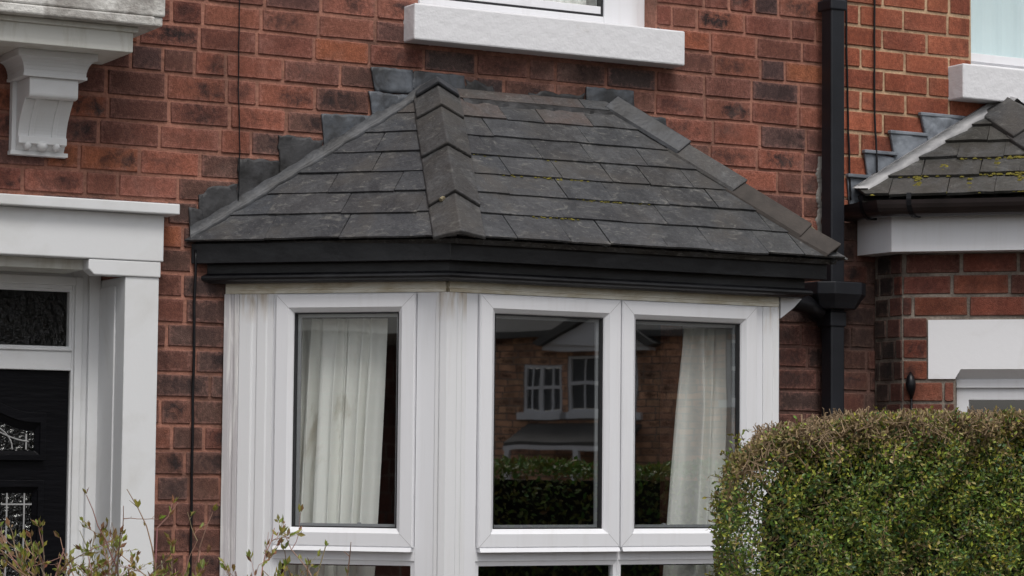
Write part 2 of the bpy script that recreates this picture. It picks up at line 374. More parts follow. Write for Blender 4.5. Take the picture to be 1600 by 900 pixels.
def lay(mb, fr, u0, u1, courses, holes, palette, rng, L=.216, header=.35, jt=.0052, back=.215, phase=0.0, mi=(0, 1), tone=None, ends=True):
    z0, z1 = courses[0], courses[-1]
    # mortar slab with the openings cut out
    us = sorted({u0, u1}|{h[i] for h in holes for i in (0, 1) if u0 < h[i] < u1})
    zs = sorted({z0, z1}|{h[i] for h in holes for i in (2, 3) if z0 < h[i] < z1})
    def solid(a, b):
        if a < 0 or b < 0 or a >= len(us)-1 or b >= len(zs)-1: return False
        cu, cz = (us[a]+us[a+1])/2, (zs[b]+zs[b+1])/2
        return not any(h[0] < cu < h[1] and h[2] < cz < h[3] for h in holes)
    w0, w1 = -.0062, -back
    for a in range(len(us)-1):
        for b in range(len(zs)-1):
            if not solid(a, b): continue
            A, B, Z0, Z1 = us[a], us[a+1], zs[b], zs[b+1]
            mb.add([fr(A,w0,Z0), fr(B,w0,Z0), fr(B,w0,Z1), fr(A,w0,Z1)], [(0,1,2,3)], mi[1])
            mb.add([fr(A,w1,Z0), fr(B,w1,Z0), fr(B,w1,Z1), fr(A,w1,Z1)], [(3,2,1,0)], mi[1])
            if not solid(a-1, b): mb.add([fr(A,w0,Z0), fr(A,w0,Z1), fr(A,w1,Z1), fr(A,w1,Z0)], [(0,1,2,3)], mi[1])
            if not solid(a+1, b): mb.add([fr(B,w0,Z0), fr(B,w1,Z0), fr(B,w1,Z1), fr(B,w0,Z1)], [(0,1,2,3)], mi[1])
            if not solid(a, b-1): mb.add([fr(A,w0,Z0), fr(A,w1,Z0), fr(B,w1,Z0), fr(B,w0,Z0)], [(0,1,2,3)], mi[1])
            if not solid(a, b+1): mb.add([fr(A,w0,Z1), fr(B,w0,Z1), fr(B,w1,Z1), fr(A,w1,Z1)], [(0,1,2,3)], mi[1])
    for ci in range(len(courses)-1):
        za, zb = courses[ci], courses[ci+1]
        u = u0-rng.random()*L if phase == 0 else u0-(L/2 if ci % 2 else 0.0)
        while u < u1:
            ln = L*.53 if rng.random() < header else L*(1+rng.uniform(-.02, .02))
            a, bb = max(u, u0), min(u+ln, u1); u += ln
            if bb-a < .02: continue
            base = palette(rng, (a+bb)/2, (za+zb)/2)
            for (p, q, s, t) in minus((a, bb, za, zb), holes):
                if q-p < .022 or t-s < .022: continue
                j = jt
                A, B, Z0, Z1 = p+j+rng.uniform(-.001, .001), q-j+rng.uniform(-.001, .001), s+j+rng.uniform(-.0015, .0015), t-j+rng.uniform(-.0015, .0015)
                wd = rng.uniform(-.002, .0018)
                def ring(ins, rad):
                    o = []
                    for cx, cz, a0 in ((A+ins, Z0+ins, 180), (B-ins, Z0+ins, 270), (B-ins, Z1-ins, 0), (A+ins, Z1-ins, 90)):
                        sx = 1 if a0 in (180, 90) else -1; sz = 1 if a0 in (180, 270) else -1
                        cx2, cz2 = cx+sx*rad, cz+sz*rad
                        for k in range(4):
                            an = R(a0+k*30); o.append((cx2+rad*math.cos(an), cz2+rad*math.sin(an)))
                    return o
                rad = rng.uniform(.002, .006)
                jit = [rng.uniform(-.0016, .0013) for _ in range(16)]
                r_a, r_b, r_c = ring(0, rad), ring(.0012, rad), ring(.0034, rad*.9)
                vs = []; lc = []; rnd = rng.random()
                for rr, w, jk in ((r_a, -.014, 1), (r_b, -.0028+wd, 1), (r_c, wd, .8)):
                    for k, (x, z) in enumerate(rr): vs.append(fr(x+jit[k]*jk, w, z+jit[(k+5) % 16]*jk)); lc.append(((x-(A+B)/2)/((B-A)/2), (z-(Z0+Z1)/2)/((Z1-Z0)/2), rnd))
                fs = []
                for q2 in range(2):
                    for k in range(16): fs.append((q2*16+k, q2*16+(k+1) % 16, (q2+1)*16+(k+1) % 16, (q2+1)*16+k))
                cen = [len(vs)+k for k in range(1)]
                vs.append(fr((A+B)/2, wd, (Z0+Z1)/2)); lc.append((0, 0, rnd))
                fs += [(32+k, 32+(k+1) % 16, 48) for k in range(16)]
                mb.add(vs, fs, mi[0], base, lc)

def jitter(c, rng, a=.12):
    k = 1+rng.uniform(-a, a); return (c[0]*k*(1+rng.uniform(-.05, .05)), c[1]*k, c[2]*k, 1.0)
K_ = 1.06
BR = [S(130, 79, 64, K_), S(121, 72, 59, K_), S(135, 84, 69, K_), S(115, 70, 58, K_), S(138, 82, 64, K_), S(108, 70, 60, K_)]
BR_OR = [S(150, 86, 58, K_), S(144, 82, 57, K_), S(154, 90, 60, K_)]
BR_DK = [S(92, 68, 64, K_), S(84, 64, 62, K_), S(100, 68, 62, K_)]
def pal_house(rng, x, z):
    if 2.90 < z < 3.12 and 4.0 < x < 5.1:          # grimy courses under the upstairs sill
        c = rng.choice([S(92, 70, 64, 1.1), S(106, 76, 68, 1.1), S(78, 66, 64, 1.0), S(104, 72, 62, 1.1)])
    elif z < 3.10 and 3.1 < x < 5.5 and (z-2.36) < (.20+.637*(x-3.178) if x < 4.4 else .24+1.0*(5.42-x)) and rng.random() < .75:   # sooty along the bay roof; shade under its eaves painted in too
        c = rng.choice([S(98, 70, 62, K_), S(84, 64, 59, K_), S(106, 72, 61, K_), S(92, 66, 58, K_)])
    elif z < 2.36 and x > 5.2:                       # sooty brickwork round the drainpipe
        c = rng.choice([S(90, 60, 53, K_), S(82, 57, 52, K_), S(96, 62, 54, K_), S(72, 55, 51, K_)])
    elif z < 2.36:
        c = rng.choice([S(120, 72, 58, K_), S(112, 70, 58, K_), S(105, 70, 60, K_), S(126, 74, 56, K_), S(100, 67, 58, K_)])
    else:
        q = rng.random()
        lf = .34 if x < 2.95 else .07
        c = rng.choice(BR_OR) if q < lf else (rng.choice(BR_DK) if q > .86 else rng.choice(BR))
    return jitter(c, rng)
def pal_next(rng, x, z):
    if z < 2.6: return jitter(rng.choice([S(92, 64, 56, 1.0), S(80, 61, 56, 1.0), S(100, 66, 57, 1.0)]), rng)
    return jitter(rng.choice([S(152, 88, 66, 1.1), S(146, 83, 62, 1.1), S(156, 91, 68, 1.1), S(140, 80, 62, 1.1)]), rng, .08)
def pal_bay(rng, u, z):
    return jitter(rng.choice([S(128, 74, 60, 1.05), S(116, 70, 60, 1.0), S(134, 78, 60, 1.05), S(104, 66, 57, 1.0)]), rng)
def pal_ret(rng, u, z):
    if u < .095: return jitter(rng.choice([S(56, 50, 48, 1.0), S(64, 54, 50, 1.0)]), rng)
    return jitter(rng.choice([S(106, 68, 60, 1.0), S(116, 68, 57, 1.0), S(94, 64, 58, 1.0)]), rng)
def pal_far(rng, u, z):
    return jitter(rng.choice([S(182, 140, 110, 1.6), S(170, 132, 106, 1.6), S(190, 148, 116, 1.6)]), rng)

# ------------------------------------------------------------------ shared joinery
def frame_ring(mb, fr, u0, u1, z0, z1, prof, mat=0):
    """mitred frame: prof = [(inset, w), ...] from the outer edge inwards"""
    rings = []
    for i, w in prof:
        rings.append([fr(u0+i, w, z0+i), fr(u1-i, w, z0+i), fr(u1-i, w, z1-i), fr(u0+i, w, z1-i)])
    n = len(prof); vs = [p for r in rings for p in r]; fs = []
    for k in range(n-1):
        for a in range(4):
            b = (a+1) % 4; fs.append((k*4+a, k*4+b, (k+1)*4+b, (k+1)*4+a))
    mb.add(vs, fs, mat)
def ring_box(mb, fr, u0, u1, z0, z1, t, w0, w1, mat=0):
    frame_ring(mb, fr, u0, u1, z0, z1, [(0, w0), (0, w1), (t, w1), (t, w0), (0, w0)], mat)
def pane(name, fr, u0, u1, z0, z1, w, parent, mt):
    g = MB(); g.add([fr(u0,w,z0), fr(u1,w,z0), fr(u1,w,z1), fr(u0,w,z1)], [(0,1,2,3)])
    return g.build(name, mt, parent, recalc=False)
SASH = [(0, -.03), (0, .013), (.004, .017), (.046, .017), (.049, .014), (.060, .004), (.064, -.004), (.064, -.03)]
FIXED = [(0, -.02), (0, -.004), (.0155, -.008), (.0155, -.03)]

# ------------------------------------------------------------------ the house with the bay
house = empty('terraced_house', 'weathered brown brick terraced house with white bay window, slate bay roof and black front door', 'house', group='terraced houses of the row')
rng = random.Random(7)
DOOR = (1.93, 2.93, 0.0, 2.30); UPW = (4.03, 5.03, 3.24, 4.55); BAYO = (3.45, 5.19, .45, 2.22)
wall = MB()
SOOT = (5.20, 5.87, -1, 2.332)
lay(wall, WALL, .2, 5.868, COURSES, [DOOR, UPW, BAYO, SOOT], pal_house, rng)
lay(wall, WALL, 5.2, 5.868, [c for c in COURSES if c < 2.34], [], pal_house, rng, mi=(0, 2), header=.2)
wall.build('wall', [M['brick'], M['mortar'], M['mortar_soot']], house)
# dark rooms behind the openings
room = MB()
for (x0, x1, y0, y1, z0, z1) in ((3.2, 5.7, .216, 3.6, .3, 2.62), (3.2, 5.7, .216, 3.6, 2.75, 4.9), (1.7, 3.1, .5, 3.6, 0, 2.62)):
    room.add([(x0,y0,z0),(x1,y0,z0),(x1,y1,z0),(x0,y1,z0),(x0,y0,z1),(x1,y0,z1),(x1,y1,z1),(x0,y1,z1)],
             [(0,1,2,3),(4,7,6,5),(1,5,6,2),(2,6,7,3),(3,7,4,0)])
room.build('interior_wall', M['room'], house, recalc=False)
rf = MB(); rf.box((.2, .0, 5.0), (8.6, 6, 5.12)); rf.build('ceiling', M['room'], house)

# ---- bay window
JX, KX, RX, YF = 3.309, 3.872, 5.200, -.562
CANT = facet((JX, 0.0), -math.pi/4); FRONT = facet((KX, YF), 0.0)
CL = .7955                                   # length of the angled side
FL = RX-KX
ZT, ZB, ZH = 2.185, 1.332, 2.226             # top of sashes, bottom of sashes, underside of the cornice
ZM, ZS = 1.289, .72                          # underside of the transom, sill
fm = MB()
# outer frame of each facet: jambs, mullion, transom, head, sill
def bars(fr, spans, z0=ZS, z1=ZT):
    for a, b in spans: fm.box((a, -.05, z0), (b, 0.0, z1), fr=fr)
bars(CANT, [(.175, .1875), (.690, .757)])
bars(FRONT, [(.072, .115), (.6655, .6705), (1.229, 1.262)])
for fr, a, b in ((CANT, .1875, .690), (FRONT, .115, .6655), (FRONT, .6705, 1.229)):
    fm.box((a, -.05, ZM), (b, -.001, ZB+.004), fr=fr)              # transom
    fm.box((a, -.05, ZT-.006), (b, -.001, ZT), fr=fr)
    fm.box((a-.01, -.06, ZS-.06), (b+.01, .05, ZS), fr=fr)         # sill
bay = fm.build('bay_window', M['upvc'], house, bevel=.0015)
hb = MB()
hb.box((.0, -.06, ZT), (CL-.005, .006, ZH+.03), fr=CANT); hb.box((.006, -.06, ZT), (FL, .006, ZH+.03), fr=FRONT)
hb.box((.05, .006, ZT+.012), (CL, .010, ZT+.0165), fr=CANT); hb.box((.0, .006, ZT+.012), (FL, .010, ZT+.0165), fr=FRONT)
hb.build('head_board', M['upvc_dirty'], bay, bevel=.001)
sashes = []
for fr, a, b, cast in ((CANT, .187, .690, True), (FRONT, .115, .668, True), (FRONT, .668, 1.231, True)):
    a2, b2 = a+.0018, b-.0018
    s = MB(); frame_ring(s, fr, a2, b2, ZB+.002, ZT-.003, SASH)
    # sloping drip edge below the bottom rail
    s.prism([(-.004, ZB+.002), (.018, ZB+.002), (.026, ZB-.012), (-.004, ZB-.012)], a2+.004, b2-.004, lambda w, u, z, f=fr: f(u, w, z), 0)
    for (cx, cz, sx_, sz_) in ((a2, ZB+.002, 1, 1), (b2, ZB+.002, -1, 1), (b2, ZT-.003, -1, -1), (a2, ZT-.003, 1, -1)):
        s.add([fr(cx+sx_*(q+e), w_, cz+sz_*(q-e)) for q, w_, e in ((.005, .0173, .0005), (.046, .0173, .0005), (.046, .0173, -.0005), (.005, .0173, -.0005))], [(0,1,2,3)], 1)
    so = s.build('casement', [M['upvc'], M['joint']], bay)
    g = MB(); ring_box(g, fr, a2+.0625, b2-.0625, ZB+.0645, ZT-.0655, .0045, -.028, -.0015); g.build('gasket', M['gasket'], bay)
    g = MB(); ring_box(g, fr, a2+.066, b2-.066, ZB+.066, ZT-.068, .012, -.034, -.026); g.build('spacer_bar', M['spacer'], bay)
    pane('pane', fr, a2+.063, b2-.063, ZB+.065, ZT-.066, -.012, bay, M['glass_side'] if fr is CANT else M['glass'])
    # fixed light under the transom
    q = MB(); frame_ring(q, fr, a+.0, b-.0, ZS, ZM, FIXED+[(.0155, -.04)]); q.build('fixed_light', M['upvc'], bay)
    g = MB(); ring_box(g, fr, a+.015, b-.015, ZS+.015, ZM-.015, .005, -.034, -.026); g.build('gasket', M['gasket'], bay)
    pane('pane', fr, a+.0155, b-.0155, ZS+.0155, ZM-.0155, -.022, bay, M['glass'])
# posts
def post(poly, name='corner_post', mt=None):
    p = MB(); n = len(poly)
    vs = [Vector((x, y, ZS-.1)) for x, y in poly]+[Vector((x, y, ZT-.001)) for x, y in poly]
    p.add(vs, [tuple(range(n-1, -1, -1)), tuple(range(n, 2*n))]+[(i, (i+1) % n, (i+1) % n+n, i+n) for i in range(n)])
    return p.build(name, mt or M['post'], bay, bevel=.002)
def uw(fr, lst): return [tuple(fr(u, w, 0)[:2]) for u, w in lst]
post(uw(CANT, [(.756, -.05), (.756, .004), (.770, .004), (.774, .009), (.7985, .009)])+uw(FRONT, [(.004, .009), (.032, .009), (.035, .006), (.052, .006), (.055, .002), (.0725, .002), (.0725, -.05)]))
post(uw(CANT, [(.052, -.05), (.052, .005), (.056, .008), (.098, .008), (.101, .003), (.116, .003), (.119, .008), (.152, .008), (.155, .004), (.176, .004), (.176, -.05)]), 'corner_post')
post(uw(CANT, [(.0, -.02), (.0, .016), (.022, .016), (.026, .006), (.034, .006), (.038, .012), (.0525, .012), (.0525, -.02)]), 'side_trim', M['trim'])
post([(KX+1.262, YF+.05), (KX+1.262, YF-.004), (KX+1.30, YF-.004), (KX+1.303, YF-.008), (RX-.002, YF-.008), (RX+.004, YF-.002), (RX+.004, YF+.06)], 'corner_post')
rt_ = MB(); rt_.box((RX-.05, YF+.06, ZS-.1), (RX+.012, -.003, ZT+.04)); rt_.build('side_wall', M['upvc'], bay, bevel=.002)
# wall of the bay under the sill
lw = MB(); cs = [0]+[c for c in COURSES if .05 < c < .66]
lay(lw, facet((JX+.02, -.015), -math.pi/4), 0, .77, cs, [], pal_bay, rng, back=.1)
lay(lw, facet((KX+.005, YF+.02), 0), 0, FL, cs, [], pal_bay, rng, back=.1)
lw.build('base_wall', [M['brick'], M['mortar']], bay)
sl = MB(); sl.prism([(JX-.02, .0), (KX-.02, YF-.05), (RX+.05, YF-.05), (RX+.05, 0)], .60, .66, lambda a, d, b: Vector((a, b, d))); sl.build('stone_sill', M['stone_white'], bay, bevel=.004)
# curtain handle bits at the foot of two casements
for fr, u in ((CANT, .462), (FRONT, .86)):
    h = MB(); h.box((u, -.05, ZB+.066), (u+.035, -.036, ZB+.075), fr=fr); h.box((u+.012, -.05, ZB+.07), (u+.022, -.034, ZB+.082), fr=fr); h.build('latch', M['spacer'], bay, bevel=.002)

# ---- bay roof
def offpath(o):
    return [Vector((JX-1.4142*o, 0, 0)), Vector((KX-.4142*o, YF-o, 0)), Vector((RX+1.6*o, YF-o, 0)), Vector((RX+1.6*o, 0, 0))]
EZ = 2.362; OE = .118
E0 = Vector((3.178, 0.0, EZ)); E1 = Vector((3.838, YF-OE-.012, EZ)); E2 = Vector((5.372, YF-OE-.012, EZ)); E3 = Vector((5.372, 0, EZ))
A0 = Vector((4.098, 0.0, 2.952)); A1 = Vector((4.806, 0.0, 2.952))

def clip_poly(poly, a, b, keep):
    out = []; n = len(poly)
    def side(p): return ((b[0]-a[0])*(p[1]-a[1])-(b[1]-a[1])*(p[0]-a[0]))*keep
    for i in range(n):
        p, q = poly[i], poly[(i+1) % n]; sp, sq = side(p), side(q)
        if sp >= 0: out.append(p)
        if (sp >= 0) != (sq >= 0):
            t = sp/(sp-sq); out.append((p[0]+(q[0]-p[0])*t, p[1]+(q[1]-p[1])*t))
    return out

def slate_slope(mb, e_a, e_b, tops, expo, wid, rng, pal, th=.006, lap=1.75, drop=.02, rough=.004, mat=0):
    """slates on the plane through e_a-e_b and tops, clipped to the polygon e_a, e_b, *tops"""
    U = (e_b-e_a).normalized(); n = U.cross(tops[0]-e_a).normalized()
    if n.z < 0: n = -n
    V = n.cross(U).normalized()
    if V.z < 0: V = -V
    to2 = lambda p: ((p-e_a).dot(U), (p-e_a).dot(V))
    P = [to2(p) for p in [e_a, e_b]+tops]; H = max(p[1] for p in P)
    area = sum(P[i][0]*P[(i+1) % len(P)][1]-P[(i+1) % len(P)][0]*P[i][1] for i in range(len(P))); keep = 1 if area > 0 else -1
    # solid deck below
    deck = [e_a+U*x+V*y-n*.012 for x, y in P]
    mb.add([p for p in deck]+[p-n*.02 for p in deck], [tuple(range(len(P))), tuple(range(2*len(P)-1, len(P)-1, -1))]+[(i, (i+1) % len(P), (i+1) % len(P)+len(P), i+len(P)) for i in range(len(P))], mat, S(50, 48, 46, .7))
    umin, umax = min(p[0] for p in P), max(p[0] for p in P)
    row = 0; v0 = 0.0
    while v0 < H-.01:
        u = umin-wid*(.5 if row % 2 else 0)-rng.uniform(0, wid*.5)
        while u < umax:
            w = wid*rng.choice([1, 1, .9, 1.12, .75]); g = rng.choice([.0004, .0008, .0012, .002])
            vb = v0-(drop if row == 0 else 0)+rng.uniform(-rough, rough); vt = v0+expo*lap
            sk = rng.uniform(-.004, .004)
            q = [(u+g, vb+rng.uniform(-rough, rough)*.5), (u+w*.3, vb+rng.uniform(-rough, rough)*.5), (u+w*.7, vb+rng.uniform(-rough, rough)*.5), (u+w-g, vb+rng.uniform(-rough, rough)*.5), (u+w-g+sk, vt), (u+g+sk, vt)]
            for i in range(1 if row == 0 else 0, len(P)):
                if row == 0 and i == 0: continue
                q = clip_poly(q, P[i], P[(i+1) % len(P)], keep)
                if len(q) < 3: break
            u += w
            if len(q) < 3: continue
            tilt = rng.uniform(-.0012, .0012); tw = rng.uniform(-.012, .012)
            def lift(x, y): return max(0.0, (1-(y-vb)/(vt-vb)))*th*1.9+tilt+(x-u)*tw*.3
            top = [e_a+U*x+V*y+n*(lift(x, y)+th) for x, y in q]; bot = [e_a+U*x+V*y+n*(lift(x, y)-.001) for x, y in q]
            k = len(q)
            mb.add(top+bot, [tuple(range(k)), tuple(range(2*k-1, k-1, -1))]+[(i, (i+1) % k, (i+1) % k+k, i+k) for i in range(k)], mat, pal(rng, e_a+U*(q[0][0])+V*v0))
        row += 1; v0 += expo
    return U, V, n
def pal_slate(rng, p):
    warm = min(1.0, max(0, (p.x-4.0)/1.4)); g = rng.uniform(58, 74); h = rng.uniform(-1.5, 1.5)
    if p.z > 2.83 and rng.random() < .8: return S(g+20, g+9, g+5, .72)
    return S(g+h+2.5*warm-1, g+.8*warm, g+4-h-4.5*warm, .68)
rng = random.Random(21)
rs = MB()
nl = slate_slope(rs, E0, E1, [A0], .121, .27, rng, pal_slate)
nf = slate_slope(rs, E1, E2, [A1, A0], .121, .205, rng, pal_slate)
slate_slope(rs, E2, E3, [A1], .121, .205, rng, pal_slate)
broof = rs.build('bay_roof', M['slate'], house)
# top apron of old mortar where the slates meet the wall
ap = MB(); n_ = 24
rows = []
for i in range(n_+1):
    t = i/n_; x = 4.18+(4.80-4.18)*t; j = rng.uniform(-.006, .006)
    p0 = Vector((x, -.008, 2.958+j*.6)); p1 = Vector((x, -.075+j, 2.912+j*.4)); p2 = Vector((x, -.078+j, 2.898+j*.4))
    rows.append([p0, p1, p2])
ap.sweep(rows, False, False); ap.build('mortar_fillet', M['lead_dark'], broof)

# hip tiles: angled capping pieces
def hip_tiles(bot, topp, nL, nR, cuts, width, parent, mt, rng, names='hip_tile', lift=.022, th=.013, mats=None, drop=.035, foot=0.0):
    d = (topp-bot); Ln = d.length; d = d.normalized()
    # wing directions lie in the two slopes, at right angles to the hip
    wL = nL.cross(d).normalized(); wR = nR.cross(d).normalized()
    if wL.z > 0: wL = -wL
    if wR.z > 0: wR = -wR
    up_ = (nL+nR).normalized(); objs = []
    for i, (s0, s1) in enumerate(cuts):
        a0 = bot+d*(s0*Ln); a1 = bot+d*(s1*Ln)
        h0, h1 = lift+.014, lift-.003
        t = MB(); jL = width*rng.uniform(.96, 1.04); jR = width*rng.uniform(.96, 1.04)
        def sec(p, h, shift):
            c = p+up_*(h+drop); return [c+wL*jL-up_*drop+d*shift, c, c+wR*jR-up_*drop+d*shift]
        lo = sec(a0, h0, rng.uniform(-.006, .006)); hi = sec(a1, h1, 0)
        if i == 0 and foot: lo[1] = lo[1]-d*foot-up_*foot*.35
        vs = []
        for r in (lo, hi):
            vs += r+[p-up_*th*1.2 for p in r]
        fs = [(0,1,7,6),(1,2,8,7),(3,9,10,4),(4,10,11,5),(0,3,4,1),(1,4,5,2),(6,7,10,9),(7,8,11,10),(0,6,9,3),(2,5,11,8)]
        g_ = rng.uniform(66, 80); c = S(g_+1, g_-1, g_-2, .66)
        t.add(vs, fs, 0, c)
        mtt = mats[i] if mats else mt
        objs.append(t.build(names, mtt, parent, bevel=.004))
    return objs
rng = random.Random(5)
hip_tiles(E1+Vector((.006, 0, .0)), A0+Vector((0, -.01, .0)), nl[2], nf[2], [(-.03, .22), (.185, .55), (.50, .825), (.775, .97)], .088, broof, M['hip'], rng, foot=.030)
hip_tiles(E1+Vector((.006, 0, .0)), A0+Vector((0, -.01, .0)), nl[2], nf[2], [(.925, .99)], .082, broof, M['lead_mid'], rng, names='lead_cap', lift=.030, drop=.035)
rsl = Vector((math.sin(R(55)), 0, math.cos(R(55))))
hip_tiles(E2+Vector((-.050, 0, 0)), A1+Vector((0, -.01, 0)), nf[2], rsl, [(-.012, .155), (.115, .44), (.40, .70), (.655, .985)], .046, broof, M['hip'], rng, mats=[M['hip_warm'], M['hip_warm'], M['hip'], M['lead_mid']], lift=.02)
# cement bedding seen at the ends of the hip tiles
for hb_, ht_, t, wd in ((E1, A0, .195, .055), (E2, A1, .125, .035), (E2, A1, .41, .035)):
    p = hb_.lerp(ht_, t); c = MB(); zz = .052 if hb_ is E1 else .045
    c.tube([p+Vector((-wd, -.02, .012)), p+Vector((-wd*.5, -.01, zz*.6)), p+Vector((0, 0, zz)), p+Vector((wd*.5, -.01, zz*.55)), p+Vector((wd, -.01, .004))], .0075, 6); c.build('cement_bedding', M['cement'], broof)
c = MB(); c.tube([E1+Vector((-.055, .012, .004)), E1+Vector((-.02, .0, .014)), E1+Vector((.008, -.004, .020)), E1+Vector((.04, .004, .012)), E1+Vector((.075, .012, .002))], [.008, .013, .016, .012, .007], 8); c.build('cement_bedding', M['hip_warm'], broof)

# lead flashing along the left abutment (over the slates, turned up the wall)
fl = MB(); rows = []
slv = (A0-E0).normalized()
for i in range(41):
    t = -.01+.985*i/40; p = E0.lerp(A0, t)
    wob = .006*math.sin(i*1.7)+.004*math.sin(i*.63+1)
    inn = Vector((.6, -.8, 0)).normalized()
    onslope = (nl[0]*1.0).normalized()
    lapw = .024+wob*.8 if t > .03 else .014
    q = p+nl[0]*lapw; q = q - nl[1]*.0
    rows.append([p+Vector((0, -.012, .050+wob*.5)), p+Vector((0, -.016, .026)), p+nl[0]*.012+nl[2]*.024, q+nl[2]*(.022+abs(wob)*.4), q+nl[2]*.008])
fl.sweep(rows, False, False); fl.build('lead_flashing', M['lead_mid'], broof, smooth=True)
# stepped pieces dressed into the joints of the wall
def step(poly, mt, parent, w=.006, name='lead_flashing', crinkle=.004, seed=0):
    rg = random.Random(seed+len(poly)*7); out = []
    n = len(poly)
    for i in range(n):
        a, b = poly[i], poly[(i+1) % n]; k = max(1, int(math.hypot(b[0]-a[0], b[1]-a[1])/.018))
        for j in range(k):
            t = j/k; out.append((a[0]+(b[0]-a[0])*t+(rg.uniform(-crinkle, crinkle) if j else 0), a[1]+(b[1]-a[1])*t+(rg.uniform(-crinkle, crinkle) if j else 0)))
    s = MB(); s.prism(out, .0025, w, WALL); o = s.build(name, mt, parent)
    import bmesh
    from mathutils import noise as mn
    bm = bmesh.new(); bm.from_mesh(o.data); bmesh.ops.triangulate(bm, faces=bm.faces)
    for _ in range(2): bmesh.ops.subdivide_edges(bm, edges=[e for e in bm.edges if e.calc_length() > .022], cuts=2, use_grid_fill=True); bmesh.ops.triangulate(bm, faces=bm.faces)
    for v in bm.verts:
        if v.co.y < -.004: v.co.y -= .0045*max(0.0, mn.noise(Vector((v.co.x*16, seed*3.1, v.co.z*20)))+.15)+.002*mn.noise(Vector((v.co.x*60, seed, v.co.z*60)))
    bm.to_mesh(o.data); bm.free(); o.data.polygons.foreach_set('use_smooth', [True]*len(o.data.polygons)); return o
HP = lambda px: None
step([(3.165, 2.475), (3.212, 2.468), (3.222, 2.41), (3.20, 2.372), (3.172, 2.36)], M['lead_dark'], broof, .010, crinkle=.001, seed=1)
step([(3.20, 2.52), (3.25, 2.552), (3.34, 2.566), (3.345, 2.47), (3.20, 2.37)], M['lead_dark'], broof, .007, crinkle=.007, seed=2)
step([(3.342, 2.655), (3.50, 2.656), (3.51, 2.575), (3.342, 2.462)], M['lead_dark'], broof, .006, crinkle=.005, seed=3)
step([(3.49, 2.745), (3.66, 2.74), (3.66, 2.67), (3.505, 2.565)], M['lead_dark'], broof, .007, crinkle=.006, seed=4)
step([(3.653, 2.832), (3.89, 2.842), (3.89, 2.81), (3.67, 2.672)], M['lead'], broof, .008, crinkle=.002, seed=5)
step([(3.832, 2.925), (4.0, 2.922), (4.02, 2.90), (3.86, 2.795)], M['lead'], broof, .012, crinkle=.003, seed=6)
step([(3.84, 3.012), (4.005, 3.015), (4.01, 2.932), (3.86, 2.925)], M['lead'], broof, .008, crinkle=.003, seed=7)
step([(4.012, 3.012), (4.215, 3.012), (4.22, 2.945), (4.0, 2.94)], M['lead'], broof, .006, crinkle=.003, seed=8)
step([(4.22, 3.0), (4.33, 2.985), (4.34, 2.945), (4.22, 2.945)], M['lead_dark'], broof, .004, crinkle=.010, seed=9)
step([(4.48, 2.972), (4.55, 2.985), (4.62, 2.978), (4.72, 2.99), (4.72, 2.945), (4.48, 2.945)], M['lead_dark'], broof, .004, crinkle=.010, seed=10)
step([(4.722, 3.012), (4.925, 3.012), (4.93, 2.935), (4.86, 2.90), (4.722, 2.945)], M['lead'], broof, .010, crinkle=.002, seed=11)
step([(4.93, 2.925), (5.068, 2.92), (5.075, 2.845), (5.0, 2.79), (4.86, 2.85)], M['lead'], broof, .008, crinkle=.003, seed=12)
step([(5.07, 2.832), (5.18, 2.83), (5.20, 2.74), (5.05, 2.74)], M['lead_dark'], broof, .007, crinkle=.003, seed=13)

# black fascia and bed mould
def along(prof, name, mt, parent, bevel=.0015, pth=offpath):
    f = MB(); rings = []
    for k in range(4):
        rings.append([pth(o)[k]+Vector((0, 0, z)) for o, z in prof])
    f.sweep(rings, True, True); return f.build(name, mt, parent, bevel=bevel)
along([(.02, 2.352), (.092, 2.352), (.092, 2.284), (.02, 2.284)], 'fascia_board', M['black_fascia'], broof)
along([(.0, 2.2835), (.050, 2.2835), (.050, 2.252), (.056, 2.248), (.064, 2.243), (.067, 2.236), (.064, 2.229), (.052, 2.224), (.046, 2.219), (.0, 2.219)], 'bed_mould', M['black_fascia'], broof, .0)
so = MB(); so.prism([(RX+.013, 2.2185), (RX+.105, 2.2185), (RX+.07, 2.185), (RX+.013, 2.145)], -.56, -.01, lambda a, d, b: Vector((a, d, b))); so.build('soffit', M['upvc'], broof)
# moss in the joints of the slates
mo = MB(); rng = random.Random(3)
def blob(p, r):
    vs = []; n = 6
    for (rr, h) in ((1.0, 0), (.7, .5), (0.05, .75)):
        for k in range(n):
            a = 2*math.pi*k/n+rng.random()*.4; vs.append(p+Vector((math.cos(a)*r*rr, math.sin(a)*r*rr, h*r*rng.uniform(.6, 1.2))))
    fs = [(i*n+k, i*n+(k+1) % n, (i+1)*n+(k+1) % n, (i+1)*n+k) for i in range(2) for k in range(n)]+[tuple(range(2*n, 3*n))]
    mo.add(vs, fs)
U, V, nn = nf
for (uc, rw, ln, cnt) in ((.66, 2, .10, 40), (.50, 3, .07, 16), (.62, 3, .05, 16), (.36, 3, .05, 10), (.45, 1, .10, 14), (.30, 4, .06, 10), (.55, 4, .04, 7), (.9, 0, .1, 10), (.45, 0, .1, 10), (.75, 2, .14, 12), (.35, 1, .05, 8)):
    for _ in range(cnt):
        u = uc+rng.gauss(0, ln*.5); v = rw*.121+rng.gauss(0, .004)
        blob(E1+U*u+V*v+nn*.010, rng.uniform(.003, .008))
mso = mo.build('moss', M['moss'], broof); mso['kind'] = 'stuff'

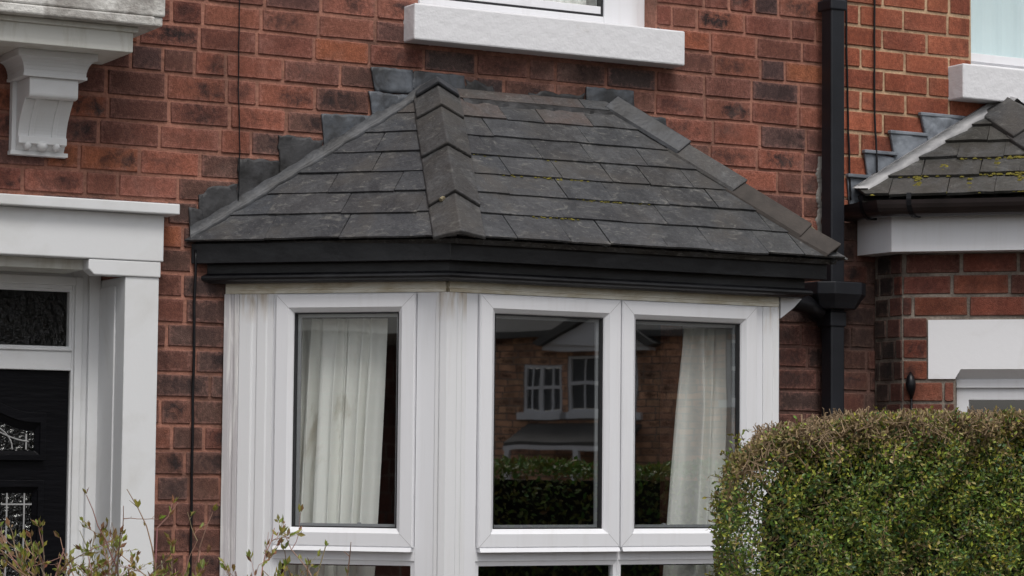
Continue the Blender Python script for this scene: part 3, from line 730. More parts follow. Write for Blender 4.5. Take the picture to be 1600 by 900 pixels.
# ---- upper window
uw_ = MB(); UF = facet((0, .085), 0)
ring_box(uw_, UF, 4.03, 5.03, 3.262, 4.55, .075, -.06, .0)
uw_.box((4.845, -.05, 3.262), (4.99, .012, 4.5), fr=UF); uw_.box((4.07, -.05, 3.262), (4.86, .008, 3.298), fr=UF)
upw = uw_.build('window', M['upvc'], house, bevel=.002)
g = MB(); ring_box(g, UF, 4.10, 4.848, 3.296, 4.5, .012, -.03, .002); g.build('gasket', M['gasket'], upw)
pane('pane', UF, 4.09, 4.85, 3.29, 4.52, -.015, upw, M['glass_up'])
us_ = MB(); us_.box((3.972, -.085, 3.112), (5.105, .08, 3.243)); us_.prism([(-.078, 3.2425), (.08, 3.2425), (.08, 3.262)], 4.03, 5.03, lambda y, x, z: Vector((x, y, z)))
us_.build('sill', M['stone_white'], upw, bevel=.006)

# ---- door, its frame and surround
df = MB()
DFY = .2
DF = facet((0, DFY), 0)
df.box((2.83, -.06, 0), (2.925, .0, 2.262), fr=DF); df.box((1.935, -.06, 0), (2.01, .0, 2.262), fr=DF)
df.box((2.01, -.06, 2.192), (2.83, .0, 2.262), fr=DF)
df.box((2.01, -.06, 1.916), (2.83, .004, 1.982), fr=DF); df.box((2.01, -.05, 1.982), (2.83, .012, 1.990), fr=DF)
df.box((2.838, .0, 0), (2.865, .012, 2.235), fr=DF); df.box((2.838, 0, 2.205), (2.02, .012, 2.235), fr=DF); df.box((2.885, .0, 0), (2.925, .02, 2.25), fr=DF)
dfr = df.build('door_frame', M['wood_white'], house, bevel=.003)
pane('fanlight', DF, 2.0, 2.84, 1.98, 2.20, -.03, dfr, M['pattern_glass'])
fs_ = MB(); ring_box(fs_, DF, 2.01, 2.83, 1.99, 2.192, .008, -.028, -.004); fs_.build('glazing_bead', M['wood_white'], dfr)
dr = MB()
DX0, DX1, DZ1 = 2.012, 2.828, 1.914
def arch(x, base, rise, c=2.42, half=.33):
    t = min(1, abs(x-c)/half); return base+rise*(.5+.5*math.cos(math.pi*t))
def arch_poly(x0, x1, z0, base, rise, half):
    pts = [(x0, z0), (x1, z0)]
    for i in range(25):
        x = x1+(x0-x1)*i/24; pts.append((x, arch(x, base, rise, 2.42, half)))
    return pts
dr.box((DX0, -.06, .02), (DX1, -.012, DZ1), fr=DF)
door = dr.build('front_door', M['door'], house, bevel=.002)
def loop_ring(name, outer, inner, w0, w1, mt, parent):
    n = len(outer); r = MB()
    mid = [((a[0]*.45+b[0]*.55), (a[1]*.45+b[1]*.55)) for a, b in zip(outer, inner)]
    rings = [[DF(x, w0, z) for x, z in outer], [DF(x, w1, z) for x, z in outer], [DF(x, w1, z) for x, z in mid], [DF(x, w1-.007, z) for x, z in mid], [DF(x, w0, z) for x, z in inner]]
    vs = [p for q in rings for p in q]; fs = []
    for k in range(4):
        for i in range(n): fs.append((k*n+i, k*n+(i+1) % n, (k+1)*n+(i+1) % n, (k+1)*n+i))
    r.add(vs, fs); return r.build(name, mt, parent, bevel=.0015)
loop_ring('panel_moulding', arch_poly(2.095, 2.745, 1.612, 1.772, .085, .28), arch_poly(2.13, 2.71, 1.645, 1.71, .09, .28), -.013, .008, M['door'], door)
gp = MB(); gp.prism(arch_poly(2.13, 2.71, 1.645, 1.71, .09, .28), -.0115, -.010, DF); gp.build('glazing', M['pattern_glass'], door)
for c in (1, -1):
    X = lambda x: 2.42+c*(x-2.42)
    a, b = sorted((X(2.565), X(2.742))); a2, b2 = sorted((X(2.600), X(2.706)))
    loop_ring('panel_moulding', [(a, .78), (b, .78), (b, 1.545), (a, 1.545)], [(a2, .815), (b2, .815), (b2, 1.502), (a2, 1.502)], -.013, .008, M['door'], door)
    gp = MB(); gp.prism([(a2, .815), (b2, .815), (b2, 1.502), (a2, 1.502)], -.0115, -.010, DF); gp.build('glazing', M['pattern_glass'], door)
    cmx = MB()
    for u in (X(2.62), X(2.68)): cmx.box((u-.0025, -.010, .815), (u+.0025, -.0075, 1.502), fr=DF)
    cmx.box((a2, -.010, 1.462), (b2, -.0078, 1.467), fr=DF); cmx.build('lead_came', M['came'], door)
cmx = MB()
for i in range(14):
    x0 = 2.69-i*.02; x1 = x0-.02
    for s in (1, -1):
        p, q = (2.42+s*(x0-2.42), 2.42+s*(x1-2.42))
        cmx.tube([DF(p, -.008, arch(p, 1.675, .09, 2.42, .28)), DF(q, -.008, arch(q, 1.675, .09, 2.42, .28))], .0025, 5)
for s in (1, -1):
    cmx.box((2.42+s*.262-.0025, -.010, 1.648), (2.42+s*.262+.0025, -.0075, 1.70), fr=DF)
cmx.tube([DF(2.42+.215*math.cos(R(a)), -.008, 1.648+.115*math.sin(R(a))) for a in range(0, 181, 10)], .0025, 5)
cmx.build('lead_came', M['came'], door)
kn = MB(); kn.tube([DF(2.42, -.01, 1.62), DF(2.42, .03, 1.62), DF(2.42, .045, 1.62), DF(2.42, .06, 1.62)], [.02, .02, .045, .03], 14); kn.build('door_knob', M['black'], door, smooth=True)
# surround
su = MB()
su.box((2.926, -.055, 0), (3.045, .2, 2.226)); su.box((1.815, -.055, 0), (1.934, .2, 2.226))
su.box((2.920, .03, 0), (2.926, .2, 2.2))
sur = su.build('door_surround', M['wood_white'], house, bevel=.003)
ca = MB()
ca.prism([(2.795, 2.279), (3.048, 2.279), (3.048, 2.2265), (2.815, 2.2265), (2.795, 2.245)], .0, .062, WALL); ca.build('capital', M['wood_white'], sur, bevel=.004); ca = MB(); ca.box((1.79, -.062, 2.2265), (2.0, 0, 2.279)); ca.build('capital', M['wood_white'], sur, bevel=.004)
li = MB(); li.box((1.79, -.065, 2.2795), (3.056, .2, 2.437)); li.build('frieze', M['wood_white'], sur, bevel=.004)
ui = MB(); ui.box((2.0, .0, 2.245), (2.80, .2, 2.279)); ui.build('lintel_soffit', M['ledge'], sur, bevel=.002)
co = MB(); co.box((1.74, -.105, 2.4375), (3.096, .02, 2.473)); co.build('cornice', M['wood_white'], sur, bevel=.004)

# ---- ledge over the door on its corbel
le = MB(); le.box((1.75, -.30, 2.937), (2.848, -.002, 3.014)); le.build('ledge', M['ledge'], house, bevel=.003)
lm = MB(); lm.box((1.72, -.312, 3.002), (2.862, -.002, 3.020)); lm.build('ledge_moulding', M['ledge'], house, bevel=.003)
lt_ = MB(); lt_.box((1.70, -.36, 3.0205), (2.90, -.002, 3.052)); lt_.box((1.70, -.36, 3.0525), (2.935, -.002, 3.40)); lt_.box((2.86, -.352, 3.022), (2.93, -.002, 3.0526)); lt_.build('stone_course', M['stone_old'], house, bevel=.006)
def corbel(x0, parent):
    c = MB(); w = .188; x1 = x0+w
    YZ = lambda y, x, z: Vector((x, y, z))
    # crown: fillet, cavetto, fillet
    def crown(z0, z1, o0, o1):
        p0, p1 = (x0-o0, x1+o0, -.165-o0), (x0-o1, x1+o1, -.165-o1)
        vs = [(p0[0], 0, z0), (p0[1], 0, z0), (p0[1], p0[2], z0), (p0[0], p0[2], z0), (p1[0], 0, z1), (p1[1], 0, z1), (p1[1], p1[2], z1), (p1[0], p1[2], z1)]
        c.add(vs, [(0,1,2,3),(4,7,6,5),(0,4,5,1),(1,5,6,2),(2,6,7,3),(3,7,4,0)])
    crown(2.914, 2.9368, .040, .040)
    prev = (.040, 2.914)
    for i in range(1, 7):
        a = R(90*i/6); o = .040-.030*math.sin(a)*.9-.002; z = 2.914-.046*(1-math.cos(a))-.006*i/6
        crown(z, prev[1], o, prev[0]); prev = (o, z)
    crown(2.852, prev[1]-.0, .014, .014)
    # block under the crown, with a rounded lower lip
    lip = [(0, 2.852), (-.165, 2.852), (-.165, 2.80)]+[(-.155-.01*math.cos(R(a)), 2.80-.012*math.sin(R(a))) for a in (30, 60, 90)]+[(-.14, 2.786), (-.12, 2.79)]
    # concave stem down to the foot
    stem = [(-.13+.0, 2.795)]
    for i in range(1, 13):
        t = i/12; stem.append((-.128+.075*math.sin(t*math.pi/2), 2.795-.125*t))
    foot = [(-.062, 2.672), (-.062, 2.648), (-.045, 2.645), (-.035, 2.632), (-.03, 2.62), (0, 2.62)]
    c.prism(lip+stem[1:]+foot, x0+.012, x1-.012, YZ)
    ribs = MB()
    for xr in (x0+.055, x1-.055):
        c.prism([(y-.005, z) for y, z in stem]+[(y+.01, z) for y, z in reversed(stem)], xr-.008, xr+.008, YZ)
    c.box((x0-.002, -.030, 2.6195), (x0+.0125, 0, 2.852)); c.box((x0-.006, -.034, 2.612), (x1+.002, -.002, 2.6255))
    o = c.build('corbel', M['wood_white'], parent, bevel=.002)
    for dx, s in ((.045, .7), (.094, 1.0), (.143, .7)):
        b = MB(); b.tube([(x0+dx, -.05, 2.652), (x0+dx, -.053, 2.642), (x0+dx, -.047, 2.634), (x0+dx, -.04, 2.630)], [.017*s, .02*s, .014*s, .004], 10); b.build('leaf_carving', M['wood_white'], o, smooth=True)
corbel(2.535, house)
corbel(1.95, house)

# ------------------------------------------------------------------ neighbour house
nb = empty('terraced_house', 'red brick neighbouring house with cream mortar and a brick bay behind the hedge', 'house', group='terraced houses of the row')
rng = random.Random(17)
NW = MB(); NWIN = (6.53, 7.6, 3.24, 4.55); NBO = (6.3, 7.5, .5, 2.45)
cN = [c for c in COURSES]
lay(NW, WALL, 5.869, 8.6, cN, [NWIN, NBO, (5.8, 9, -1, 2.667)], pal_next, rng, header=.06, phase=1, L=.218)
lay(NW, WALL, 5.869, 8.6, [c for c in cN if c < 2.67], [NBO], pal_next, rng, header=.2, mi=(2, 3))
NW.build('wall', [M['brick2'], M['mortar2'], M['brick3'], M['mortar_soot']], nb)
room = MB()
for (x0, x1, y0, y1, z0, z1) in ((6.1, 8.0, .216, 3.6, .3, 2.62), (6.1, 8.0, .216, 3.6, 2.75, 4.9)):
    room.add([(x0,y0,z0),(x1,y0,z0),(x1,y1,z0),(x0,y1,z0),(x0,y0,z1),(x1,y0,z1),(x1,y1,z1),(x0,y1,z1)],
             [(0,1,2,3),(4,7,6,5),(1,5,6,2),(2,6,7,3),(3,7,4,0)])
room.build('interior_wall', M['room'], nb, recalc=False)
NF = facet((0, .05), 0)
w = MB(); ring_box(w, NF, 6.53, 7.6, 3.262, 4.55, .022, -.06, .0); w.box((6.55, -.05, 3.27), (7.6, .006, 3.305), fr=NF)
nw_ = w.build('window', M['upvc'], nb, bevel=.002)
pane('pane', NF, 6.545, 7.58, 3.29, 4.53, -.012, nw_, M['glass_sky'])
bl = MB(); rows = [[Vector((6.55+.02*k, .10+.006*math.sin(k*1.3), z)) for z in (3.28, 4.55)] for k in range(52)]
bl.sweep(rows, False, False); bl.build('blind', M['blind'], nw_)
s_ = MB(); s_.box((6.413, -.09, 3.092), (7.7, .05, 3.232)); s_.prism([(-.085, 3.2315), (.05, 3.2315), (.05, 3.262)], 6.53, 7.6, lambda y, x, z: Vector((x, y, z))); s_.build('sill', M['stone_white'], nw_, bevel=.006)
# brick bay: short return, angled side, front
NRX, NCY = 6.04, -.1795
RET = facet((NRX, 0.0), -math.pi/2); NC = facet((NRX, NCY), -math.pi/4)
NCL = .80; NK = Vector((NRX+NCL*.7071, NCY-NCL*.7071, 0)); NFR = facet((NK.x, NK.y), 0.0)
cb = [0]; z = 2.445
lst = [2.445]
while lst[-1] > .09: lst.append(lst[-1]-.0825)
lst[-1] = 0; lst = sorted(lst)
bw = MB()
WU0, WU1, WZ1 = .2035, .70, 1.953
LU0 = .1005
lay(bw, RET, 0, .1795, lst, [], pal_ret, rng, back=.1, header=1.0, L=.17)
lay(bw, NC, 0, NCL, lst, [(LU0, NCL-.06, 1.958, 2.186), (WU0, WU1, .7, 1.958)], pal_bay, rng, back=.14, header=.15)
lay(bw, NFR, 0, 1.2, lst, [(.1, 1.1, .7, 2.186)], pal_bay, rng, back=.14, header=.15)
nbay = bw.build('bay_window', [M['brick3'], M['mortar3']], nb)
# lintel with a stopped chamfer
lnt = MB()
lnt.prism([(LU0+.001, 1.9585), (WU0, 1.9585), (WU0+.022, 1.996), (WU1-.022, 1.996), (WU1, 1.9585), (NCL-.062, 1.9585), (NCL-.062, 2.1855), (LU0+.001, 2.1855)], -.10, .003, NC)
lnt.add([NC(WU0, -.045, 1.9585), NC(WU1, -.045, 1.9585), NC(WU1-.022, .003, 1.996), NC(WU0+.022, .003, 1.996)], [(0,1,2,3)])
lnt.add([NC(WU0, .003, 1.9585), NC(WU0, -.045, 1.9585), NC(WU0+.022, .003, 1.996)], [(0,1,2)])
lnt.add([NC(WU1, .003, 1.9585), NC(WU1-.022, .003, 1.996), NC(WU1, -.045, 1.9585)], [(0,1,2)])
lnt.box((.1, -.1, 1.9585), (1.1, .003, 2.1855), fr=NFR)
lnt.build('lintel', M['lintel_white'], nbay)
wf = MB(); NCW = facet(tuple(NC(0, -.05, 0)[:2]), -math.pi/4)
wf.box((WU0, -.05, 1.925), (WU1, .012, 1.9582), fr=NCW)
ring_box(wf, NCW, WU0, WU1, .7, 1.925, .046, -.05, .0); wf.build('window_frame', M['upvc'], nbay, bevel=.002)
pane('pane', NCW, WU0+.045, WU1-.045, .745, 1.88, -.02, nbay, M['glass'])
wf = MB(); NFW = facet(tuple(NFR(0, -.05, 0)[:2]), 0); ring_box(wf, NFW, .1, 1.1, .7, 1.958, .05, -.05, 0); wf.build('window_frame', M['upvc'], nbay, bevel=.002)
pane('pane', NFW, .15, 1.05, .75, 1.91, -.02, nbay, M['glass'])
# white fascia
FX, FY = 5.96, -.221
fp = [Vector((FX, 0, 0)), Vector((FX, FY, 0)), Vector((FX+.86*.7071, FY-.86*.7071, 0)), Vector((FX+.86*.7071+1.3, FY-.86*.7071, 0))]
fa = MB(); rings = []
for k, p in enumerate(fp):
    off = [Vector((.1, 0, 0)), Vector((.1, .06, 0)), Vector((.04, .1, 0)), Vector((0, .1, 0))][k]
    rings.append([p+Vector((0, 0, 2.444)), p+Vector((0, 0, 2.61)), p+off+Vector((0, 0, 2.61)), p+off+Vector((0, 0, 2.444))])
fa.sweep(rings, True, True); fa.build('fascia_board', M['upvc'], nbay, bevel=.001)
sb = MB(); sb.add([fp[0]+Vector((.003, 0, 2.4465)), fp[1]+Vector((.003, .003, 2.4465)), fp[2]+Vector((0, .003, 2.4465)), fp[3]+Vector((0, .003, 2.4465)), Vector((8, 0, 2.4465))], [(0,1,2,3,4)]); sb.build('soffit', M['upvc'], nbay, recalc=False)
# half-round gutter and its brackets
def gut_path(o):
    return [Vector((FX-o, -.002, 0)), Vector((FX-o, FY-o*.414, 0)), Vector((fp[2].x-o*.414, fp[2].y-o, 0)), Vector((fp[3].x, fp[3].y-o, 0))]
gt = MB(); rings = []
prof = [(.052+.050*math.cos(R(a)), 2.634+.060*math.sin(R(a))) for a in range(0, -181, -15)]+[(.052-.043, 2.634)]+[(.052+.043*math.cos(R(a)), 2.634+.053*math.sin(R(a))) for a in range(-180, 1, 15)]
for k in range(4): rings.append([gut_path(o)[k]+Vector((0, 0, z)) for o, z in prof])
gt.sweep(rings, True, True); gut = gt.build('gutter', M['gutter'], nbay)
def gpt(k, t, o): return gut_path(o)[k].lerp(gut_path(o)[k+1], t)
for k, t in ((0, .62), (1, .13), (1, .72), (2, .3), (2, .8)):
    b = MB(); pts = []
    for a in range(20, -200, -20): pts.append(gpt(k, t, .052+.053*math.cos(R(a)))+Vector((0, 0, 2.634+.065*math.sin(R(a)))))
    dv = (gut_path(0)[k+1]-gut_path(0)[k]).normalized()
    rings = [[p-dv*.009, p+dv*.009, p+dv*.009+Vector((0, 0, .004)), p-dv*.009+Vector((0, 0, .004))] for p in pts]
    b.sweep(rings, True, True); b.box((-.010, -.010, -.018), (.010, .010, .0), fr=lambda x, y, z, q=gpt(k, t, .030)+Vector((0, 0, 2.588)): q+Vector((x, y, z))); b.build('gutter_bracket', M['black'], gut)
# mossy slate roof of the neighbour bay
rng = random.Random(33)
def pal_moss(rng, p):
    g = rng.uniform(54, 74); return S(g+2, g, g-5, .7)
B0 = Vector((5.948, -.06, 2.662)); B1 = B0+Vector((.66, -.66, 0)); BA = Vector((6.655, 0.0, 3.085)); BA2 = Vector((7.4, 0, 3.085)); B2 = Vector((8.0, B1.y, 2.668)); Bw = Vector((5.948, 0.0, 2.696))
nr = MB(); n1 = slate_slope(nr, B0, B1, [BA, Bw], .125, .2, rng, pal_moss, th=.011, rough=.008, drop=.015)
n2 = slate_slope(nr, B1, B2, [BA2, BA], .125, .2, rng, pal_moss, th=.011, rough=.008)
nroof = nr.build('bay_roof', M['slate2'], nb)
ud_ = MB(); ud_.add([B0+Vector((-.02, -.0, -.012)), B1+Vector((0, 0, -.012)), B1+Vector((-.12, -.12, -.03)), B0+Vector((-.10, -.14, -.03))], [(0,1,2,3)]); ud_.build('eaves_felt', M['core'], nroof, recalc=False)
hip_tiles(B1, BA+Vector((0, -.02, 0)), n1[2], n2[2], [(-.03, .2), (.15, .45), (.4, .69), (.64, .95)], .12, nroof, M['hip'], rng, lift=.03, th=.03)
mo = MB(); rng = random.Random(9)
U, V, nn = n1
for _ in range(1000):
    rw = rng.choice([0, 1, 1, 2, 2, 3, 3, 4]); u = rng.uniform(.02, .93)
    if rng.random() < .55: v = rw*.125+rng.gauss(0, .006)
    else:
        v = rng.uniform(.02, .5); u = round(u/.2)*.2+(.1 if int(v/.125) % 2 else 0)+rng.gauss(.0, .006)
    if v > .55*(u+.1) or u-v*.45 > .93 or v > .62: continue
    blob(B0+U*u+V*v+nn*.020, rng.uniform(.005, .013))
mso = mo.build('moss', M['moss'], nroof); mso['kind'] = 'stuff'
# pale lead on the abutment, stepped lead on the wall
fl = MB(); rows = []
Ws, We = Bw+Vector((-.03, -.01, -.02)), BA+Vector((-.01, 0, .005))
for i in range(37):
    t = i/36; p = Ws.lerp(We, t); wob = .004*math.sin(i*.9)+(.007 if i % 12 == 0 else 0)
    rows.append([p+Vector((0, -.016, .032)), p+Vector((.004, -.026, .026))+nn*.006, p+U*.012+nn*.036, p+U*.066+U*wob+nn*.034, p+U*.072+U*wob+nn*.012])
fl.sweep(rows, False, False); fl.build('lead_flashing', M['lead_pale'], nroof, smooth=True)
step([(5.905, 2.755), (6.055, 2.745), (6.05, 2.70), (5.93, 2.64), (5.915, 2.64)], M['lead_new'], nroof, .010, crinkle=.001, seed=1)
step([(5.985, 2.855), (6.135, 2.84), (6.16, 2.79), (6.15, 2.76), (6.02, 2.69), (6.005, 2.74)], M['lead_new'], nroof, .013, crinkle=.001, seed=2)
step([(6.11, 2.94), (6.29, 2.935), (6.32, 2.88), (6.2, 2.79), (6.15, 2.77), (6.13, 2.85)], M['lead_new'], nroof, .016, crinkle=.001, seed=3)
step([(6.26, 3.022), (6.49, 3.017), (6.56, 3.03), (6.35, 2.90), (6.31, 2.88), (6.285, 2.94)], M['lead_new'], nroof, .019, crinkle=.001, seed=4)
for (x0, x1, z) in ((5.90, 6.055, 2.757), (5.98, 6.14, 2.857), (6.105, 6.29, 2.943), (6.255, 6.5, 3.026)):
    e = MB(); e.box((x0, -.024, z-.008), (x1, -.002, z+.006)); e.build('lead_flashing', M['lead_new'], nroof, bevel=.003)
cp = MB(); cp.add([BA+Vector((-.09, -.012, -.03)), BA+Vector((-.07, -.10, -.055)), BA+Vector((0.0, -.13, .02)), BA+Vector((.1, -.10, -.02)), BA+Vector((.08, -.012, .03)), BA+Vector((0, -.012, .055))], [(0,1,2,5),(2,3,4,5)]); cp.build('lead_cap', M['lead_pale'], nroof, recalc=False)

# ------------------------------------------------------------------ drainpipe and cables
dp = empty('drainpipe', 'square black drainpipe with hopper head between the two brick houses', 'drainpipe')
PX0, PX1, PY0, PY1 = 5.760, 5.824, -.105, -.038
p = MB(); p.box((PX0, PY0, 2.31), (PX1, PY1, 3.405)); p.box((PX0+.003, PY0+.003, 3.405), (PX1-.003, PY1, 4.9)); p.build('upper_pipe', M['black_pipe'], dp, bevel=.006)
p = MB(); p.box((PX0, PY0, .1), (PX1, PY1, 2.225)); p.build('lower_pipe', M['black_pipe'], dp, bevel=.006)
for z0, z1 in ((3.385, 3.428), (2.155, 2.215)):
    c = MB(); c.box((PX0-.006, PY0-.006, z0), (PX1+.006, PY1+.02, z1)); c.build('collar', M['black_pipe'], dp, bevel=.006)
hp = MB()
def hop(z, k):
    cx = 5.792; w = .062*k; fy = -.175*(.35+.65*k); return [Vector((cx-w-.052*k, -.004, z)), Vector((cx-w-.052*k, -.10*k-.03, z)), Vector((cx-w, fy, z)), Vector((cx+w, fy, z)), Vector((cx+w+.052*k, -.10*k-.03, z)), Vector((cx+w+.052*k, -.004, z))]
hp.sweep([hop(2.222, .74), hop(2.25, .86), hop(2.278, 1.0), hop(2.324, 1.0)]); hp.build('hopper_head', M['black_pipe'], dp, bevel=.004)
ot = MB(); ot.tube([(5.30, -.12, 2.262), (5.55, -.10, 2.25), (5.66, -.085, 2.235), (5.72, -.08, 2.20)], .036, 12); ot.build('outlet_pipe', M['black'], dp, smooth=True)
pt = MB(); rows = []
for i in range(44):
    z = 2.50+i*.0075; x = 5.772+rng.uniform(-.002, .002)+.004*math.sin(i*.5); rows.append([Vector((x-.005+rng.uniform(-.002, .002), .004, z)), Vector((x, -.006, z)), Vector((x+.012, -.010, z))])
pt.sweep(rows, False, False); pt.build('sealant', M['cement_pale'], dp)

def cable(pts, r, name, label, mt=None):
    c = MB(); out = []
    rg = random.Random(len(label))
    for a, b in zip(pts, pts[1:]):
        for k in range(6):
            t = k/6; q = Vector(a).lerp(Vector(b), t); out.append(q+Vector((rg.uniform(-.0016, .0016), 0, 0)))
    out.append(Vector(pts[-1])); c.tube(out, r, 8)
    tag(c.build(name, mt or M['black'], None, smooth=True), label, 'cable', 'cables running down the walls')
cable([(3.196, -.012, .1), (3.192, -.012, 1.3), (3.190, -.012, 2.10), (3.192, -.010, 2.33)], .0052, 'cable', 'thick black cable down the brick strip between the white door surround and the bay window')
cable([(3.343, -.012, 2.50), (3.346, -.010, 2.68), (3.338, -.008, 2.9), (3.336, -.008, 3.2), (3.334, -.008, 4.9)], .0022, 'cable', 'thin dark wire on brown brick above the left slope of the slate bay roof')
cable([(5.918, -.014, 2.66), (5.914, -.012, 2.75), (5.905, -.010, 3.1), (5.898, -.010, 3.45), (5.895, -.010, 4.9)], .0042, 'cable', 'black cable close to the right side of the drainpipe on red brick')
cable([(6.034, -.030, 2.715), (6.036, -.026, 2.80), (6.036, -.012, 3.0), (6.034, -.012, 3.46), (6.033, -.012, 4.9)], .0042, 'cable', 'black cable on red brick ending at the stepped grey lead, away from the drainpipe')
sc_ = empty('cable_fitting', 'small black teardrop cable fitting on the neighbouring brick bay above the hedge', 'cable fitting')
f = MB(); f.tube([NC(.035, .012, 1.985), NC(.036, .022, 1.965), NC(.037, .026, 1.94), NC(.038, .022, 1.918), NC(.038, .014, 1.90), NC(.038, .01, 1.885)], [.003, .014, .020, .018, .011, .005], 12); f.build('cap', M['black'], sc_, smooth=True)
f = MB(); f.tube([NC(.038, .010, 1.89), NC(.038, .010, 1.5), NC(.038, .010, .2)], .0045, 8); f.build('cable', M['black'], sc_, smooth=True)
f = MB(); f.tube([NC(.036, .024, 1.945), NC(.041, .040, 1.943)], [.010, .006], 8); f.build('tip', M['spacer'], sc_, smooth=True)

# ------------------------------------------------------------------ curtains
def curtain(fr, top, bot, z0, z1, w, folds, amp, label, seed, name='curtain'):
    rg = random.Random(seed); n = 150; rows = []
    ph = [rg.uniform(0, 6.28) for _ in range(4)]; warp = [rg.uniform(.6, 1.4) for _ in range(4)]
    zs = [z0+(z1-z0)*k/26 for k in range(27)]
    for i in range(n+1):
        s = i/n; col = []
        for z in zs:
            t = (z1-z)/(z1-z0)
            a = top[0]+(bot[0]-top[0])*t; b = top[1]+(bot[1]-top[1])*t**1.15
            u = a+(b-a)*s
            x = (s+.055*math.sin(s*9+ph[0])+.03*math.sin(s*23+ph[2])+.02*t*math.sin(s*5+ph[3]))*folds*2*math.pi
            k = min(1, .35+t*3)
            f_ = math.sin(x+ph[0]+.6*math.sin(2.2*t+ph[1]))*(.7+.5*math.sin(s*7.7+ph[1]))+.45*math.sin(2.13*x+ph[2]+.8*t)+.25*math.sin(.53*x+ph[3])
            pinch = (.5*math.sin(7*x/ max(folds,1)*2+ph[1]))*max(0, 1-t*9)
            col.append(fr(u+.006*math.sin(x*1.1+ph[2]), w+amp*k*f_*.6+.006*pinch, z))
        rows.append(col)
    c = MB(); c.sweep(rows, False, False)
    return tag(c.build(name, M['curtain'], None, smooth=True), label, 'curtain', 'pale curtains')
curtain(CANT, (.20, .54), (.18, .475), .80, 2.105, -.12, 5.5, .050, 'cream curtain with brown stains hanging in the angled left light of the bay window', 2)
curtain(FRONT, (1.01, 1.22), (.90, 1.22), .80, 2.105, -.12, 3.6, .050, 'cream curtain at the right end of the bay window beside the hedge', 8)
curtain(UF, (4.60, 4.95), (4.585, 4.95), 3.29, 4.5, -.14, 4, .02, 'pale curtain at the right side of the upstairs window above the bay roof', 4)

# ------------------------------------------------------------------ hedge
rng = random.Random(77)
def leaf(mb, p, d, nrm, ln, wd, col):
    d = d.normalized(); s = d.cross(nrm)
    if s.length < 1e-4: s = d.orthogonal()
    s.normalize(); nn = s.cross(d)
    a, e = p, p+d*ln; mL = p+d*ln*.5+s*wd*.5+nn*wd*.16; mR = p+d*ln*.5-s*wd*.5+nn*wd*.16
    mb.add([a, mR, e, mL], [(0,1,2),(0,2,3)], 0, col)
def rdir(): 
    while True:
        v = Vector((rng.uniform(-1,1), rng.uniform(-1,1), rng.uniform(-1,1)))
        if .05 < v.length < 1: return v.normalized()
hx0 = 0.0; hy0 = 0.0; hw = .60; HL_ = 1.52      # built along -y, then turned to stand parallel to the house
def htop(y):
    d = hy0-y
    return 1.710+.036*min(d, 1.0)-.11*math.exp(-d/.14)+.006*math.sin(y*9)+.005*math.sin(y*27+1)
def hface(y, z):            # x of the near face
    return hx0+.018*math.sin(y*7+z*5)+.018*math.sin(z*16+y*14)+.014*math.sin(y*33+2*math.sin(z*24))+.010*math.sin(z*46+y*39)
def hend(z, x):              # y of the end face by the bay
    return hy0+.04*(1.40-z if z < 1.40 else 0)-.067*max(0, (z-1.45)/.22)**2+.010*math.sin(z*21+x*9)-.66*max(0.0, x)
hedge = empty('hedge', 'clipped green hedge with twiggy brown top before the right end of the bay', 'hedge')
hl = MB(); htw = MB()
def hcol(y, z):
    q = rng.random(); top = max(0, min(1, 1-(htop(y)-z)/.13))
    pat = math.sin(y*6.1+1.2)*math.sin(z*9+y*3)+.5*math.sin(y*13.7+z*21)
    if rng.random() < .62*top+.05+(.16 if pat > .75 else 0): g_ = rng.uniform(120, 168); c = S(g_, g_*rng.uniform(.84, .94), g_*.62, 1.15)
    elif q < .20+(.12 if pat < -.3 else 0)+.2*top: c = S(rng.uniform(136, 164), rng.uniform(142, 166), rng.uniform(56, 78), 1.25)
    elif q < .62: c = S(rng.uniform(92, 114), rng.uniform(110, 130), rng.uniform(48, 62), 1.25)
    else: c = S(rng.uniform(60, 80), rng.uniform(80, 100), rng.uniform(44, 58), 1.2)
    return c
NV = 125000
for i in range(NV):
    q = rng.random()
    if q < .84:      # the long near face
        y = hy0-.01-(1.1*rng.random() if rng.random() < .90 else rng.uniform(1.1, HL_))
        z = rng.uniform(.9 if rng.random() < .93 else .05, htop(y))
        depth = abs(rng.gauss(0, .045)); x = hface(y, z)+depth-.015; out = Vector((-1, 0, .25))
        if y > hend(z, x): continue
        dd = hend(z, x)-y
        if dd < .30 and rng.random() < .66*(1-dd/.30)+.05: continue
    elif q < .93:    # top
        y = hy0-.05-(1.1*rng.random() if rng.random() < .9 else rng.uniform(1.1, HL_)); x = hx0+hw*rng.random()**2.2; z = htop(min(y+.66*x, 0))-abs(rng.gauss(0, .03))+.012; out = Vector((-.2, 0, 1))
        if y > hend(z, x): continue
    else:            # end
        z = rng.uniform(.9 if rng.random() < .9 else .05, 1.76); x = hx0+hw*rng.random(); y = hend(z, x)-abs(rng.gauss(0, .05)); out = Vector((0, 1, .2))
        if z > htop(min(y+.66*x, 0)): continue
        if x < hx0+.2 and rng.random() < .2: continue
    d = (rdir()+out*.55+Vector((0, 0, .25))).normalized(); nrm = (rdir()+out*.8).normalized()
    ln = rng.uniform(.0075, .0165)
    leaf(hl, Vector((x, y, z)), d, nrm, ln, ln*rng.uniform(.42, .6), hcol(y, z))
